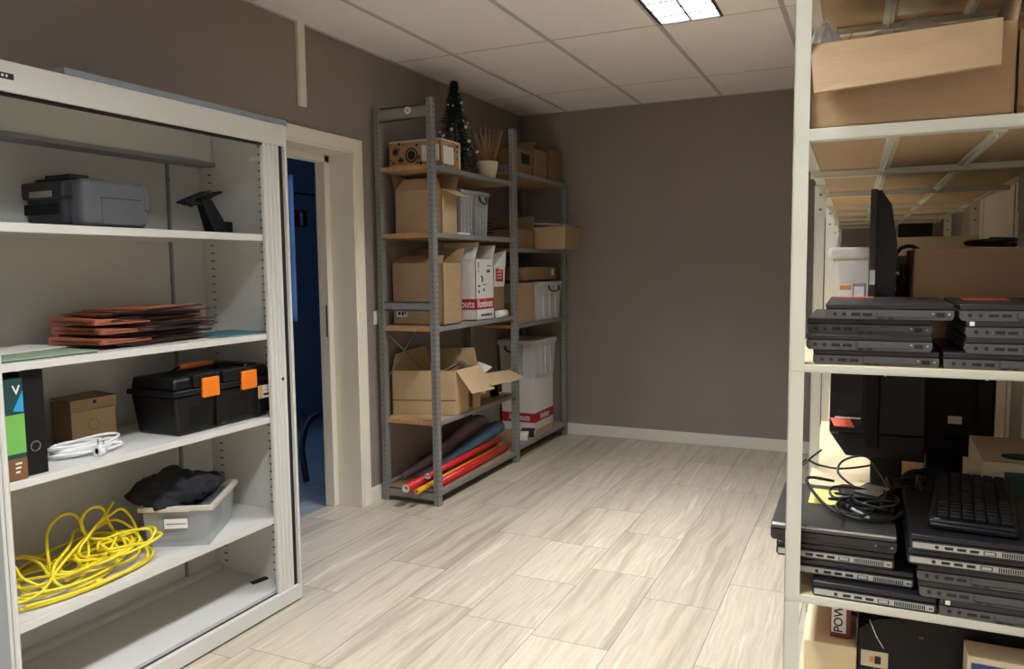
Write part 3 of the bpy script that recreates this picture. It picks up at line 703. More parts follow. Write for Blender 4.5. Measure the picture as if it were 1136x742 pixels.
# christmas tree
t = thing('christmas_tree', 'small artificial Christmas tree with silver baubles on the top shelf', 'christmas tree', (.25, -1.56, 1.937))
b = MB(); b.cyl((0,0,.0),(0,0,.56),.008,'trunk',.003,8); b.lathe([(.0,.0),(.06,0),(.05,.03),(.02,.045),(.0,.045)], (0,0,0), 'tree'); ST = b.build('stem', t)
b = MB(); rt = random.Random(4)
for i in range(3200):
    h = rt.random()**.85; z = .04+h*.53; R = .15*(1-h)**1.05*(.93+.12*math.sin(z*60))+.012; a = rt.uniform(0,6.283); r = R*rt.uniform(.25,1.0)
    c = Vector((r*math.cos(a), r*math.sin(a), z)); d = Vector((math.cos(a+rt.uniform(-.5,.5)), math.sin(a+rt.uniform(-.5,.5)), rt.uniform(-.4,.5))).normalized(); l = rt.uniform(.012,.026)
    u = d.orthogonal().normalized()*.004; v = d.cross(u).normalized()*.004
    b._new([c-u, c+u, c+v, c+d*l], [(0,1,3),(1,2,3),(2,0,3),(0,2,1)], 'tree')
b.build('needles', t)
for i in range(24):
    h = rt.uniform(.03,.96); z = .05+h*.49; R = .15*(1-h)**1.05+.016; a = rt.uniform(-2.4,1.0)
    MB().ball((R*math.cos(a), R*math.sin(a), z), rt.choice((.006,.008,.011)), 'gold' if i%6 == 0 else 'ball', 10).build('bauble', t)

t = thing('plant_pot', 'cream ceramic pot holding a bunch of dry stalks beside the tree', 'pot', (.34, -1.30, 1.937))
MB().lathe([(.0,.0),(.048,0),(.055,.01),(.068,.07),(.072,.105),(.066,.106),(.062,.07),(.0,.06)], (0,0,0), 'pot', 28).build('pot', t)
b = MB()
for i in range(26):
    a = rt.uniform(0,6.28); r = rt.uniform(.02,.11); z = rt.uniform(.22,.33)
    b.tube([(r*.3*math.cos(a),r*.3*math.sin(a),.06),(r*.6*math.cos(a),r*.6*math.sin(a),.15),(r*math.cos(a),r*math.sin(a),z)], .0022, 'straw', 5, fill=2)
b.build('dry_stalks', t)

# bay 1, second shelf
carton('tall_carton', 'plain brown open carton at the left end of the second shelf down', (.053,-1.95,1.561), (.317,.18,.255), 'card2', (('-x',.10,15),('-y',.07,-20,.04),('+y',.10,20),('+x',.10,115,.012)))
def clearbin(name, label, loc, size, m='clearbin', handle=None, lid=False, ribs=True, cat='storage box', rimm=None):
    t = thing(name, label, cat, loc); W_, D_, H_ = size; b = MB(); i = .012; th = .003
    lo = [(i,i),(W_-i,i),(W_-i,D_-i),(i,D_-i)]; hi = [(0,0),(W_,0),(W_,D_),(0,D_)]
    for k in range(4):
        a, c = lo[k], lo[(k+1)%4]; d, e = hi[k], hi[(k+1)%4]
        b.slab([(a[0],a[1],0),(c[0],c[1],0),(e[0],e[1],H_),(d[0],d[1],H_)], th, m)
    b.box(i,i,0,W_-i,D_-i,.003,m)
    if ribs:
        for y in (.25,.5,.75): b.box(W_-i*.6, D_*y-.006, .01, W_+.003, D_*y+.006, H_-.02, m, .002)
        for x in (.33,.66): b.box(W_*x-.006, -.003, .01, W_*x+.006, i*.6, H_-.02, m, .002)
    TB = b.build('tub', t); b = MB()
    for x0,y0,x1,y1 in ((-.01,-.01,W_+.01,.006),(-.01,D_-.006,W_+.01,D_+.01),(-.01,.006,.006,D_-.006),(W_-.006,.006,W_+.01,D_-.006)): b.box(x0,y0,H_-.022,x1,y1,H_+.002,rimm or m,.003)
    b.build('rim', TB)
    if lid: MB().box(-.008,-.008,H_+.002,W_+.008,D_+.008,H_+.014,rimm or m,.004).build('lid', t)
    if handle:
        for side, (c0, c1) in handle:
            if side == '+x': p = [(W_+.008,c0,H_-.03),(W_+.016,c0+.004,H_-.06),(W_+.022,(c0+c1)/2,H_-.075),(W_+.016,c1-.004,H_-.06),(W_+.008,c1,H_-.03)]
            else: p = [(c0,-.008,H_-.03),(c0+.004,-.016,H_-.06),((c0+c1)/2,-.022,H_-.075),(c1-.004,-.016,H_-.06),(c1,-.008,H_-.03)]
            MB().tube(p, .006, 'black', 8).build('handle', TB)
    return t
clearbin('clear_bin', 'narrow clear bin, left of the two on the second shelf', (.12,-1.715,1.561), (.25,.165,.272))
clearbin('clear_bin', 'narrow clear bin with black clip, right of the two on the second shelf', (.12,-1.52,1.561), (.25,.175,.275), handle=[('+x',(.03,.12))])
t = thing('cable_coil', 'dark coiled cable in shadow at the right end of the second shelf', 'cable', (.26,-1.20,1.561))
MB().tube([(.07*math.cos(i*.6)*(1-.004*i), .08*math.sin(i*.6), .008+.002*i) for i in range(44)], .006, 'bcable', 6, fill=2).build('flex', t)
tag(MB().box(0,0,0,.05,.12,.012,'white',.003).build('paper_bundle', loc=(.345,-1.93+.16,1.5605)), 'small white papers at the front edge of the second shelf', 'paper')

# bay 1, third shelf
carton('wide_carton', 'large plain brown carton on the third shelf, left of the white one', (.035,-1.97,1.031), (.345,.225,.36), 'card', (('-x',.12,20),('+y',.10,30),('-y',.09,-60,.03)))
t = carton('white_carton', 'white open carton with red printed band on the third shelf', (.105,-1.56,1.030), (.275,.25,.385), 'cardw', (('-y',.13,-35,.01),('-x',.12,20),('+y',.10,25)))
b = BAND = MB(); b.box(.2745,0,.068,.2765,.25,.135,'red'); b.box(0,-.0015,.068,.275,.0005,.135,'red'); text('Rombouts', .068, 'lettering', t, (.2772, .125, .102), ROT_PX, 'white', sx=.76)
text('Rombouts', .068, 'lettering', t, (.145, -.002, .102), ROT_MY, 'white', sx=.85)
text('www.rombouts.com', .026, 'lettering', t, (.277, .14, .032), ROT_PX, 'ink', sx=.72)
for y, z, w, h in ((.03,.33,.012,.035),(.03,.30,.008,.02),(.07,.27,.02,.012),(.08,.24,.02,.035),(.03,.21,.03,.012),(.15,.30,.05,.018),(.16,.34,.06,.006),(.03,.17,.018,.02),(.10,.18,.02,.02),(.10,.22,.05,.006)): BAND.box(.275,y,z,.2764,y+w,z+h,'galvhole')
BAND.build('printed_band', t)
tag(MB().box(0,0,0,.22,.16,.205,'card3',.003).build('dark_carton', loc=(.15,-1.29,1.0285)), 'dark brown carton below the white lid with red panel, third shelf', 'box')
tag(MB().cyl((0,0,.025),(0,.13,.025),.024,'white').build('paper_roll', loc=(.385,-1.27,1.105-.0765)), 'white paper roll at the right end of the third shelf', 'roll')
t = thing('carton_lid', 'white carton lid with red panel standing on the dark carton, third shelf', 'box', (.36,-1.295,1.254))
b = MB(); b.slab([(.02,.0,0),(.02,.15,.0),(.03,.16,.22),(.02,.0,.12)], .004, 'cardw'); b.slab([(.02,.0,.12),(.03,.16,.22),(-.12,.16,.19),(-.12,.0,.1)], .003,'cardw'); b.box(-.12,0,-.02,.018,.15,0,'cardw',.002); b.build('carton', t)
b = MB(); b.slab([(.0235,.015,.015),(.0235,.125,.012),(.0245,.125,.11),(.0235,.015,.10)], .0015, 'red')
for k in range(3): b.box(.0236,.035,.035+k*.02,.0252,.10,.041+k*.02,'white')
b.build('red_panel', t)
t = carton('flat_carton', 'low dark carton with torn white label below the wide carton', (.065,-2.06,1.0285), (.0,.0,.0)) if False else None
tag(MB().box(0,0,0,.075,.001,.045,'white').box(.01,-.0006,.012,.03,0,.03,'ink').box(.036,-.0006,.01,.052,0,.032,'ink').box(.058,-.0006,.015,.068,0,.034,'ink').build('price_tag', loc=(.06,-1.9725,1.075)), 'white tag with dark writing stuck low on the wide brown carton', 'tag')

# bay 1, fourth shelf: big open carton
b, t = carton('open_carton', 'open brown carton with flaps bent outwards on the fourth shelf', (.035,-1.865,.49), (.355,.30,.265), 'card2', (), build=False)
b.bm.clear(); b, t = MB(), t
q_ = [(.002,-.135),(.365,-.015),(.37,.295),(.005,.295)]
for k in range(4):
    a_, c_ = q_[k], q_[(k+1)%4]; b.slab([(*a_,0),(*c_,0),(*c_,.265),(*a_,.265)], .004, 'card2')
b._new([(*v, .003) for v in q_], [(0,1,2,3)], 'card2'); b.build('carton', t)
MB().slab([(.005,.295,.265),(.002,-.135,.265),(-.0,-.10,.36),(-.0,.25,.38)], .003, 'card2').build('flap', t)
b = MB(); b.slab([(.367,-.010,.265),(.371,.290,.265),(.465,.305,.115),(.465,.002,.130)], .003, 'card2'); b.build('flap', t)
b = MB(); b.slab([(.365,.297,.20),(.385,.69,.182),(.485,.75,.122),(.467,.268,.140)], .003, 'card2'); b.build('flap', t)
b = MB(); b.slab([(.015,.300,.265),(.350,.300,.265),(.320,.315,.37),(.085,.315,.355)], .003, 'card2'); b.build('flap', t)
b = MB(); b.slab([(.002,-.137,.085),(.365,-.017,.085),(.365,-.017,.089),(.002,-.137,.089)],.001,'ink'); b.box(.367,.14,.0,.3705,.20,.12,'card3'); b.box(.369,.155,.02,.372,.178,.13,'ink'); b.build('tape_marks', t)
rk_items = random.Random(9)
lb = []
for i, (x, y, r, m, nm, cat_, lab) in enumerate((
    (.10,.06,.035,'blackgloss','black_gadget','gadget','black glossy gadget at the left inside the open carton'),
    (.18,.10,.04,'black','black_gadget','gadget','dark lump of electronics in the middle of the open carton'),
    (.09,.2,.035,'bluesheet','black_gadget','gadget','dark blue packet at the back inside the open carton'))):
    o = MB().box(-r,-r,0,r,r,r*1.4,m,.01).build(nm, loc=(.04+x,-1.865+y,.495)); o.scale[2] = 3.6; tag(o, lab, cat_)
tag(MB().tube([(0,0,0),(.02,.1,.02),(.05,.2,.05),(.04,.3,.03)], .012, 'metal', 8).build('steel_tube', loc=(.25,-1.85,.72)), 'shiny bent tube lying over the open carton contents', 'tube')
b = MB(); b.box(-.09,-.10,0,.09,.11,.24,'cardw',.03); tag(b.build('paper_bag', loc=(.22,-1.38,.49)), 'white printed bag standing behind the open carton', 'bag')
for k, (x, y, z, r) in enumerate(((.33,-1.345,.625,.022),(.34,-1.31,.64,.02),(.33,-1.32,.60,.022),(.335,-1.36,.66,.018))):
    tag(MB().ball((0,0,0), r, 'rollyel', 14).build('yellow_ball', loc=(x,y,z)), 'small yellow-orange ball in the netting behind the open carton', 'ball', 'yellow-orange balls in the netting')
b = MB(); b.ball((0,0,0),.04,'rollred',14,(.7,1,1.4)); tag(b.build('red_packet', loc=(.325,-1.42,.62)), 'crumpled red packet beside the yellow-orange balls', 'packet')
o = MB().box(-.05,-.10,0,.05,.10,.012,'white',.004).build('printed_packet', loc=(.31,-1.38,.70)); o.rotation_euler = (.1,.35,.2); tag(o, 'white printed packet on top of the red and yellow items', 'packet')
b = MB(); b.box(-.02,-.02,0,.02,.02,.10,'card3',.002); b.box(.12,.0,0,.16,.05,.10,'card3'); b.box(-.02,.0,0,.16,.04,.08,'card3'); tag(b.build('dark_carton', loc=(.17,-1.20,.49)), 'dark carton at the right end of the fourth shelf', 'box')

# bottom shelf rolls
def roll(name, label, p, q, r0, r1, m, hollow=.6, grp=None):
    p = Vector(p); t = thing(name, label, 'roll', p); q = Vector(q)-p
    b = MB(); b.cyl((0,0,0), q, r0, m, r1, 28, hollow=.86); b.build('sheet', t)
    b = MB(); b.cyl(-q.normalized()*.002, q*.5, r0*.86, 'cardw' if m != 'rollyel' else 'rollyel', r0*.86, 24, hollow=.62); b.build('core', t)
    return t
roll('red_roll', 'thick red roll lying lowest on the bottom shelf, its open end at the left', (.25,-2.21,.115), (.22,-1.04,.112), .027,.027,'rollred')
roll('red_roll', 'red roll in front, with its end tucked behind the front post', (.36,-2.06,.108), (.33,-1.05,.11), .024,.024,'rollred')
roll('red_roll', 'thinner red roll lying on top of the other two red ones', (.30,-2.05,.152), (.265,-1.02,.155), .020,.020,'rollred')
roll('yellow_roll', 'yellow roll between the red rolls, near end sticking out', (.315,-2.20,.102), (.29,-1.1,.1485-.04), .016,.014,'rollyel')
t = thing('purple_roll', 'dull purple wrapped roll widening towards its far end', 'roll', (.09,-1.97,.110))
MB().tube([(-.01,0,.0),(.0,.1,.012),(.02,.35,.05),(.03,.6,.11),(.05,.82,.165),(.055,.93,.16),(.055,.97,.15)], .03, 'rollpur', 18, radii=[.018,.022,.032,.045,.06,.05,.02]).build('sheet', t)
t = thing('blue_roll', 'dark blue wrapped roll lying beside the purple one', 'roll', (.17,-1.95,.112))
MB().tube([(0,0,.004),(.02,.15,.014),(.045,.4,.05),(.07,.65,.095),(.09,.85,.130),(.095,.94,.13)], .03, 'rollblue', 18, radii=[.02,.024,.03,.04,.05,.042]).build('sheet', t)

# bay 2
t = carton('white_carton', 'white carton with red bands standing on the bottom shelf under the clear bin', (-.0+.035,-.49,.1085), (.275,.385,.405), 'cardw', (), closed=True)
b = MB(); b.box(.2735,0,.062,.2765,.385,.135,'red'); b.box(0,-.0015,.062,.275,.0015,.135,'red'); b.build('printed_band', t)
text('Rombouts', .068, 'lettering', t, (.2772, .2, .098), ROT_PX, 'white', sx=.62); text('Rombouts', .068, 'lettering', t, (.15, -.002, .098), ROT_MY, 'white', sx=.62)
b = clearbin('clear_bin', 'milky clear bin with handle stacked on the white bottom carton', (.02,-.50,.515), (.31,.40,.275), 'clearbin2', handle=[('-y',(.06,.16))], lid=True)
MB().box(.13,-.0145,.04,.18,-.0125,.10,'white').box(.137,-.0155,.055,.173,-.0143,.085,'maroon').build('small_label', b)
for y, lab in ((-.78,'red-white packet lying front on the bottom shelf beside the white carton'),(-.66,'black and red packet on the bottom shelf touching the white carton')):
    o = MB().box(-.05,-.05,0,.05,.05,.05,'cardw' if y < -.7 else 'ink',.006).box(.05,-.03,.01,.051,.03,.04,'red' if y < -.7 else 'white').build('small_packet', loc=(.33,y,.1085)); o.rotation_euler[2] = .3; tag(o, lab, 'packet')
carton('brown_carton', 'plain brown closed carton left of the clear bin, right-hand bay', (.08,-.975,.964), (.305,.335,.285), 'card', closed=True)
clearbin('clear_bin', 'milky clear bin with black handle at the right end of the middle shelf', (.09,-.60,.964), (.30,.48,.285), 'clearbin2', handle=[('+x',(.20,.40))])
t = carton('low_carton', 'low brown carton resting on top of the brown carton and clear bin', (.12,-.80,1.2665), (.25,.62,.095), 'card3', closed=True)
MB().box(.25,.53,.03,.2515,.58,.08,'white').build('paper_label', t)
carton('open_tray', 'open brown tray carton with cables on the upper shelf of the right-hand bay', (.10,-.98,1.4945), (.29,.33,.13), 'card3', (('-x',.10,5),('+y',.10,5)))
t = thing('white_adapter', 'tangled pale cables inside the open tray carton', 'cable', (.27,-.82,1.53))
MB().tube([(.05*math.cos(i*.9), .07*math.sin(i*1.1), .03+.05*math.sin(i*.5)**2) for i in range(26)], .006, 'white', 6).build('flex', t)
t = thing('black_gadget', 'black device lying in the open tray carton', 'gadget', (.22,-.88,1.51)); MB().box(-.06,-.05,0,.06,.05,.13,'black',.02).build('case', t)
t = carton('brown_carton', 'brown carton jutting out past the shelf edge on the upper shelf', (.22,-.575,1.4945), (.38,.33,.16), 'card', (), closed=True)
for k, (m, dz, r, lab) in enumerate((('white',.1605,.1,'white sheet'),('rollred',.1645,-.15,'red sheet'),('greenp',.169,.25,'green sheet'),('white',.1735,.05,'topmost white sheet'))):
    o = MB().box(-.15,-.15,0,.15,.15,.002,m).build('paper_sheet', loc=(.43,-.40,1.4945+dz)); o.rotation_euler = (.02*k, .05*(k-1.2), r); o.location.z += .004*k; tag(o, lab+' in the loose papers on the jutting brown carton', 'paper')
t = carton('brown_carton', 'brown carton with dark slot at the left on the top shelf of the right-hand bay', (.10,-.96,2.0125), (.29,.26,.165), 'card3', closed=True)
MB().box(.289,.09,.07,.2915,.24,.14,'ink').build('grip_slot', t)
carton('brown_carton', 'brown carton with peaked flaps on the top shelf of the right-hand bay', (.10,-.66,2.0125), (.29,.26,.20), 'card3', (('-y',.13,-60),('+y',.13,-60)))
carton('brown_carton', 'brown open carton at the right end of the top shelf', (.10,-.37,2.0125), (.29,.27,.23), 'card3', (('+x',.11,170),('-x',.11,5)))

# ------------------------------------------------------------------ right rack
RO = Vector((2.463,-4.2,0)); RT = .017
t = thing('storage_rack', 'long cream angle-iron storage rack with fibreboard shelves along the right wall', 'storage rack', RO, RT)
RL = 3.93
def angle(b, x, y, z0, z1, sx, sy, w=.03):
    b.box(min(x,x+sx*w), min(y,y+sy*.0025), z0, max(x,x+sx*w), max(y,y+sy*.0025), z1, 'rackcream'); b.box(min(x,x+sx*.0025), min(y,y+sy*w), z0, max(x,x+sx*.0025), max(y,y+sy*w), z1, 'rackcream')
for yb in (0,.93,1.92,2.92,3.90):
    for s in (0, 1):
        b = MB(); x = .006 if s == 0 else .572
        angle(b, x, yb, 0, 2.3, 1 if s == 0 else -1, 1)
        if yb > 0:
            for z in (1.603,):
                b.box(x if s == 0 else x-.034, yb-.003, z-.10, x+.034 if s == 0 else x, yb-.0005, z-.0, 'rackcream')
                for q in (.03,.075): b.cyl((x+(.017 if s == 0 else -.017), yb-.005, z-q), (x+(.017 if s == 0 else -.017), yb-.002, z-q), .004, 'galvhole', n=8)
        b.build('post', t)
LV = [(1.965,1.99),(1.603,1.626),(1.145,1.160),(.664,.681),(.22,.24)]
for li, (z0, z1) in enumerate(LV):
    b = MB(); b.box(.036, 0, z0, .575, .003, z1, 'rackcream', .001); b.box(.036, 0, z0, .575, .028, z0+.0025, 'rackcream'); b.box(.008, 0, z0, .011, RL, z1, 'rackcream'); b.box(.567, 0, z0, .570, RL, z1, 'rackcream'); b.box(.008,0,z0,.036,RL,z0+.0025,'rackcream'); b.box(.545,0,z0,.570,RL,z0+.0025,'rackcream')
    for y in (.57,1.24,1.92,2.4,2.92,3.4,3.9): b.box(.011, y, z0-.014, .567, y+.004, z0+.001, 'rackcream'); b.box(.011, y, z0-.0145, .567, y+.026, z0-.012, 'rackcream')
    for x in (.186,.362): b.box(x-.012, .03, z0-.003, x+.012, RL, z0+.002, 'rackcream'); b.box(x-.0015, .06, z0-.010, x+.0015, RL, z0, 'rackcream')
    b.build('shelf_frame', t)
    b = MB(); b.box(.0115, .004, z0+.0025, .5665, RL, z1-.001, 'rackchip'); b.box(.012,.004,z1-.0012,.566,RL,z1+.0002,'rackchip_lit'); b.build('shelf_board', t)

def R2W(a, bb, z):
    c, s = math.cos(RT), math.sin(RT)
    return (RO.x+a*c-bb*s, RO.y+a*s+bb*c, z)

# laptops: origin at front left bottom; x = visible short side, y = depth
def laptop(kind, W_=.225, L_=.335, T_=.031, label=''):
    t = thing('laptop', label, 'laptop')
    body = 'dbase' if kind == 'grey' else 'dgrey'; 
    b = MB(); tb = T_*.60
    prof = [(.004,0),(W_-.004,0),(W_,.006),(W_,tb),(0,tb),(0,.006)]
    b.prism(prof, 0, L_, body, 'y')
    if kind == 'silver': b.box(.004,-.0008,.004,W_-.004,.001,tb-.003,'silver')
    BS = b.build('base', t)
    b = MB(); b.box(.0,.0005,tb+.0012,W_,L_,T_,{'grey':'dgrey','silver':'lidblack','mirror':'lid'}[kind],.003); LD = b.build('lid', t)
    if kind == 'mirror': 
        b = MB(); b.box(.001,-.001,T_-.006,W_-.001,.002,T_-.002,'silver',.0012); b.build('lid_trim', LD)
    b = MB(); f = -.0012
    if kind != 'silver':
        k = W_/.225
        for x in (.017,.034): b.cyl((x*k,f,.010),(x*k,.001,.010),.0036,'port',n=12)
        for x in (.047,.068): b.box(x*k,f,.007,(x+.016)*k,.001,.0125,'port',.001)
        b.box(.092*k,f,.0045,.192*k,.001,.0052,'port'); b.box(.0915*k,f,.0045,.0925*k,.001,.016,'port')
        b.box(.195*k,f,.006,.209*k,.001,.014,'port'); b.cyl((.217*k,f,.011),(.217*k,.001,.011),.002,'silver',n=8); b.box(.188*k,f,.011,.191*k,.001,.014,'silver')
    else:
        b.cyl((.045,f,.0095),(.045,.001,.0095),.0036,'port',n=12)
        for x in (.058,.079,.1): b.box(x,f,.0065,x+.015,.001,.0125,'port',.001)
        b.box(.122,f,.005,.143,.001,.0135,'port',.002); b.box(.124,f-.0005,.0065,.141,.0,.012,'silver',.001)
        for q in range(15): b.box(.152+q*.0037,f,.005,.1542+q*.0037,.001,.014,'port')
        b.box(.212,f,.008,.219,.001,.0105,'port')
    b.build('ports', BS)
    if kind != 'mirror':
        b = MB(); b.box(W_*.42,-.0006,.0015,W_*.47,.001,.004,'port'); b.box(W_*.5,-.0006,.0015,W_*.54,.001,.004,'port'); b.build('latch', BS)
    return t
proto = {}
def put(kind, a, bb, z, rz, label, group, sx=1.0, T_=.031):
    key = (kind, sx, T_)
    if key not in proto:
        t = laptop(kind, .225*sx, .335, T_, label); proto[key] = t
    else: t = dup(proto[key], label=label)
    t.location = R2W(a, bb, z); t.rotation_euler = (0, 0, RT+rz); t['group'] = group; t['label'] = label
    return t
z2 = 1.1605
gA = 'laptops stacked at eye height, left stack'; gB = 'laptops stacked at eye height, right stack'
th = .0305
put('grey', .051, .018, z2, .0, 'dark grey laptop at the bottom of the left upper-shelf stack', gA)
put('grey', .038, .012, z2+th, .006, 'dark grey laptop second from bottom in the left upper-shelf stack', gA)
put('grey', .038, .034, z2+2*th, -.004, 'dark grey laptop third from bottom in the left upper-shelf stack', gA)
put('grey', .073, .018, z2+3*th+.0005, .0, 'dark grey laptop on top of the left upper-shelf stack, shifted right', gA)
put('grey', .283, .018, z2, -.005, 'dark grey laptop at the bottom of the right upper-shelf stack', gB)
put('grey', .318, .014, z2+th, .0, 'dark grey laptop second from bottom in the right upper-shelf stack, white tag above', gB)
put('grey', .318, .016, z2+2*th, .01, 'dark grey laptop third from bottom in the right upper-shelf stack', gB)
put('grey', .307, .018, z2+3*th+.0005, -.01, 'dark grey laptop on top of the right upper-shelf stack', gB)
z3 = .6815
gC = 'laptops stacked on the lower shelf, left stack'; gD = 'laptops stacked on the lower shelf, right stack'
put('silver', .060, .006, z3, -.02, 'black laptop with silver port edge at the bottom of the left lower stack', gC)
put('silver', .022, .034, z3+.033, -.015, 'black laptop with silver port edge, second from bottom in the left lower stack', gC)
put('silver', -.014, .034, z3+.066, -.006, 'black laptop with silver port edge, third from bottom in the left lower stack', gC)
put('mirror', -.026, .035, z3+.099, -.006, 'brushed grey laptop lid-up under the black charger cables', gC, 1.07, .036)
put('grey', .290, .002, z3, -.02, 'dark grey laptop with white sticker at the bottom of the right lower stack', gD, 1.0)
put('grey', .255, .004, z3+.032, -.015, 'dark grey laptop second from bottom in the right lower stack', gD, 1.0)
put('grey', .250, .004, z3+.064, -.01, 'dark grey laptop third from bottom in the right lower stack', gD, 1.0)
ll = put('silver', .232, -.004, z3+.097, -.012, 'black laptop with bright silver edge below the keyboard laptop', gD, 1.06, .030)
ll = put('silver', .236, -.008, z3+.1275, -.008, 'black laptop with bright silver edge on top, carrying the keyboard', gD, 1.06, .030)
for (a, bb, z, lab) in ((.300,.004,z3+.0315,'small white sticker on the bottom laptop of the right lower stack'),(.322,.006,z2+2*th+.031,'small white tag on a laptop in the right upper-shelf stack')):
    o = MB().box(0,0,0,.008,.0012,.008,'white').build('white_sticker', loc=R2W(a, bb-.004, z-.0085)); tag(o, lab, 'sticker')

# upper shelf, stuff behind the laptops
def rbox(name, label, cat, a0, b0, z0, a1, b1, z1, m, bev=.003, rz=0, extra=None):
    t = thing(name, label, cat, R2W(a0, b0, z0), RT+rz)
    b = MB(); b.box(0,0,0,a1-a0,b1-b0,z1-z0,m,bev); b.build('carton' if 'card' in m else 'body', t)
    return t
# big box on L1 with hanging flap
t = thing('big_open_box', 'large brown open carton with front flap hanging down on the high shelf', 'box', R2W(.034,.012,1.6265), RT)
b = MB(); W_, D_, H_ = .345, .42, .165
b.box(0,0,0,W_,.004,H_,'card'); b.box(0,D_-.004,0,W_,D_,H_,'card'); b.box(0,0,0,.004,D_,H_,'card'); b.box(W_-.004,0,0,W_,D_,H_,'card'); b.box(0,0,0,W_,D_,.004,'card'); b.build('carton', t)
b = MB(); b.slab([(.010,-.045,.062),(.315,-.052,.080),(.322,-.005,H_+.006),(.0,-.004,H_-.004)], .0045, 'card'); b.build('flap', t, 'front flap bent down')
MB().slab([(W_,.0,H_),(W_,D_,H_),(W_+.02,D_,H_+.10),(W_+.02,.0,H_+.14)], .004, 'card').build('flap', t)
MB().slab([(W_,D_,H_),(0,D_,H_),(0,D_+.05,H_+.12),(W_,D_+.05,H_+.12)], .004, 'card').build('flap', t)
# plastic film
def film(name, label, c, r, seed):
    b = MB(); rn = random.Random(seed); N = 9; P = {}
    for i in range(N):
        for j in range(N):
            P[i,j] = Vector((c[0]+(i/(N-1)-.5)*r[0]+rn.uniform(-.006,.006), c[1]+(j/(N-1)-.5)*r[1]+rn.uniform(-.012,.012), c[2]+rn.uniform(-.5,.5)*r[2]+r[3]*(1-abs(i/(N-1)-.5)*2)))
    vs = [P[i,j] for i in range(N) for j in range(N)]
    b._new(vs, [(i*N+j,(i+1)*N+j,(i+1)*N+j+1,i*N+j+1) for i in range(N-1) for j in range(N-1)], 'film', False)
    o = b.build(name); mo = o.modifiers.new('s','SOLIDIFY'); mo.thickness = .0008
    tag(o, label, 'plastic film'); return o
film('plastic_film', 'crumpled clear plastic film sticking out at the left of the large brown carton', R2W(.065,.12,1.80), (.08,.16,.05,.03), 2)
film('plastic_film', 'clear plastic film lying across the top of the large brown carton', R2W(.23,.20,1.80), (.26,.2,.03,.03), 3)
t = thing('cardboard_sheet', 'narrow pale cardboard strip standing right of the large brown carton', 'cardboard', R2W(.397,.10,1.6265), RT)
MB().box(0,0,0,.012,.25,.17,'card2').build('sheet', t)
t = thing('cable_coil', 'black cables hanging over the pale cardboard strip on the high shelf', 'cable', R2W(.43,.12,1.63), RT)
MB().tube([(0,0,0),(.01,0,.08),(-.015,.02,.14),(.02,.01,.12),(0,.02,.16),(.03,.03,.10),(.04,.0,.0)], .005, 'bcable', 8).build('flex', t)
o = MB().box(0,0,0,.085,.10,.002,'card2').build('cardboard_patch', loc=R2W(.09,.30,1.9615)); o.rotation_euler[2] = RT+.1; tag(o, 'pale cardboard patch taped under the highest rack shelf', 'cardboard')
o = MB().box(0,0,0,.14,.26,.0012,'bubble').build('crystal_tape', loc=R2W(.20,.25,1.9625)); tag(o, 'crinkled clear tape stuck under the highest rack shelf', 'tape')

# monitor edge-on
t = thing('flat_monitor', 'flat screen monitor standing edge-on behind the upper laptops', 'monitor', R2W(.155,.40,1.1605), RT-.03)
MB().box(0,0,.018,.016,.44,.378,'dgrey',.003).build('bezel', t)
b = MB(); b.prism([(.016,.03),(.045,.03),(.058,.10),(.060,.25),(.046,.34),(.024,.376),(.016,.376)], .02, .42, 'blackgloss', 'y'); b.build('back_cover', t)
MB().box(-.0006,.02,.05,.0,.42,.36,'blackgloss').build('screen', t)
MB().box(-.04,.12,0,.085,.32,.018,'black',.006).build('foot', t)
MB().box(.002,-.0012,.15,.014,.0,.185,'silver').build('bezel_sticker', t)
t = rbox('beige_carton', 'plain brown box lying long side forward behind the right upper laptops', 'box', .252,.40,1.1605,.545,.72,1.395,'card',.002)
t = thing('cable_coil', 'black cable coiled on top of the plain brown box', 'cable', R2W(.42,.52,1.396), RT)
MB().tube([(.05*math.cos(i*.7),.06*math.sin(i*.7),.006+.0014*i) for i in range(12)], .006,'bcable',8).build('flex', t)
t = thing('plastic_crate', 'white plastic container with curved rim behind the left upper laptops', 'container', R2W(.06,.92,1.1605), RT)
b = MB(); b.hexa([(.03,0,0),(.13,0,0),(.13,.25,0),(.03,.25,0)], [(.0,-.01,.22),(.14,-.01,.22),(.14,.26,.22),(.0,.26,.22)], 'white', .015); b.build('body', t)
MB().box(-.012,-.02,.215,.15,.27,.25,'white',.012).build('rim', t)
t = rbox('small_carton', 'small orange and white packet in front of the white plastic container', 'packet', .085,.80,1.1605,.115,.86,1.30,'tan',.002); MB().box(.0,-.001,.10,.03,0,.125,'white').build('label_panel', t)
t = rbox('small_carton', 'small lilac and white packet beside the orange one', 'packet', .12,.80,1.1605,.155,.86,1.305,'rollpur',.002); MB().box(.004,-.001,.105,.03,0,.135,'white').build('label_panel', t)
tag(MB().box(0,0,0,.08,.03,.0015,'stickerred').build('salmon_card', loc=R2W(.085,.30,z2+4*th+.001)), 'salmon red card lying on the left upper laptops', 'card')
tag(MB().box(0,0,0,.08,.09,.0015,'stickerred').build('salmon_card', loc=R2W(.335,.20,z2+4*th+.001)), 'salmon red card lying on the right upper laptops', 'card')
t = rbox('pale_carton', 'pale grey carton farther back beside the flat monitor', 'box', .245,1.35,1.1605,.50,1.6,1.45,'beige',.003); MB().box(.0,-.002,.17,.20,0,.225,'ink').build('dark_band', t); text('PA', .035, 'lettering', t, (.085,-.003,.197), ROT_MY, 'white')
bb_ = lump('black_bag', R2W(.30,.62,.735), (.085,.16,.075), 'blackm', None, 14, .3, 40, flat=.683, wr=.3); tag(bb_, 'crumpled black bag lying behind the charger and keyboard on the lower shelf', 'bag')
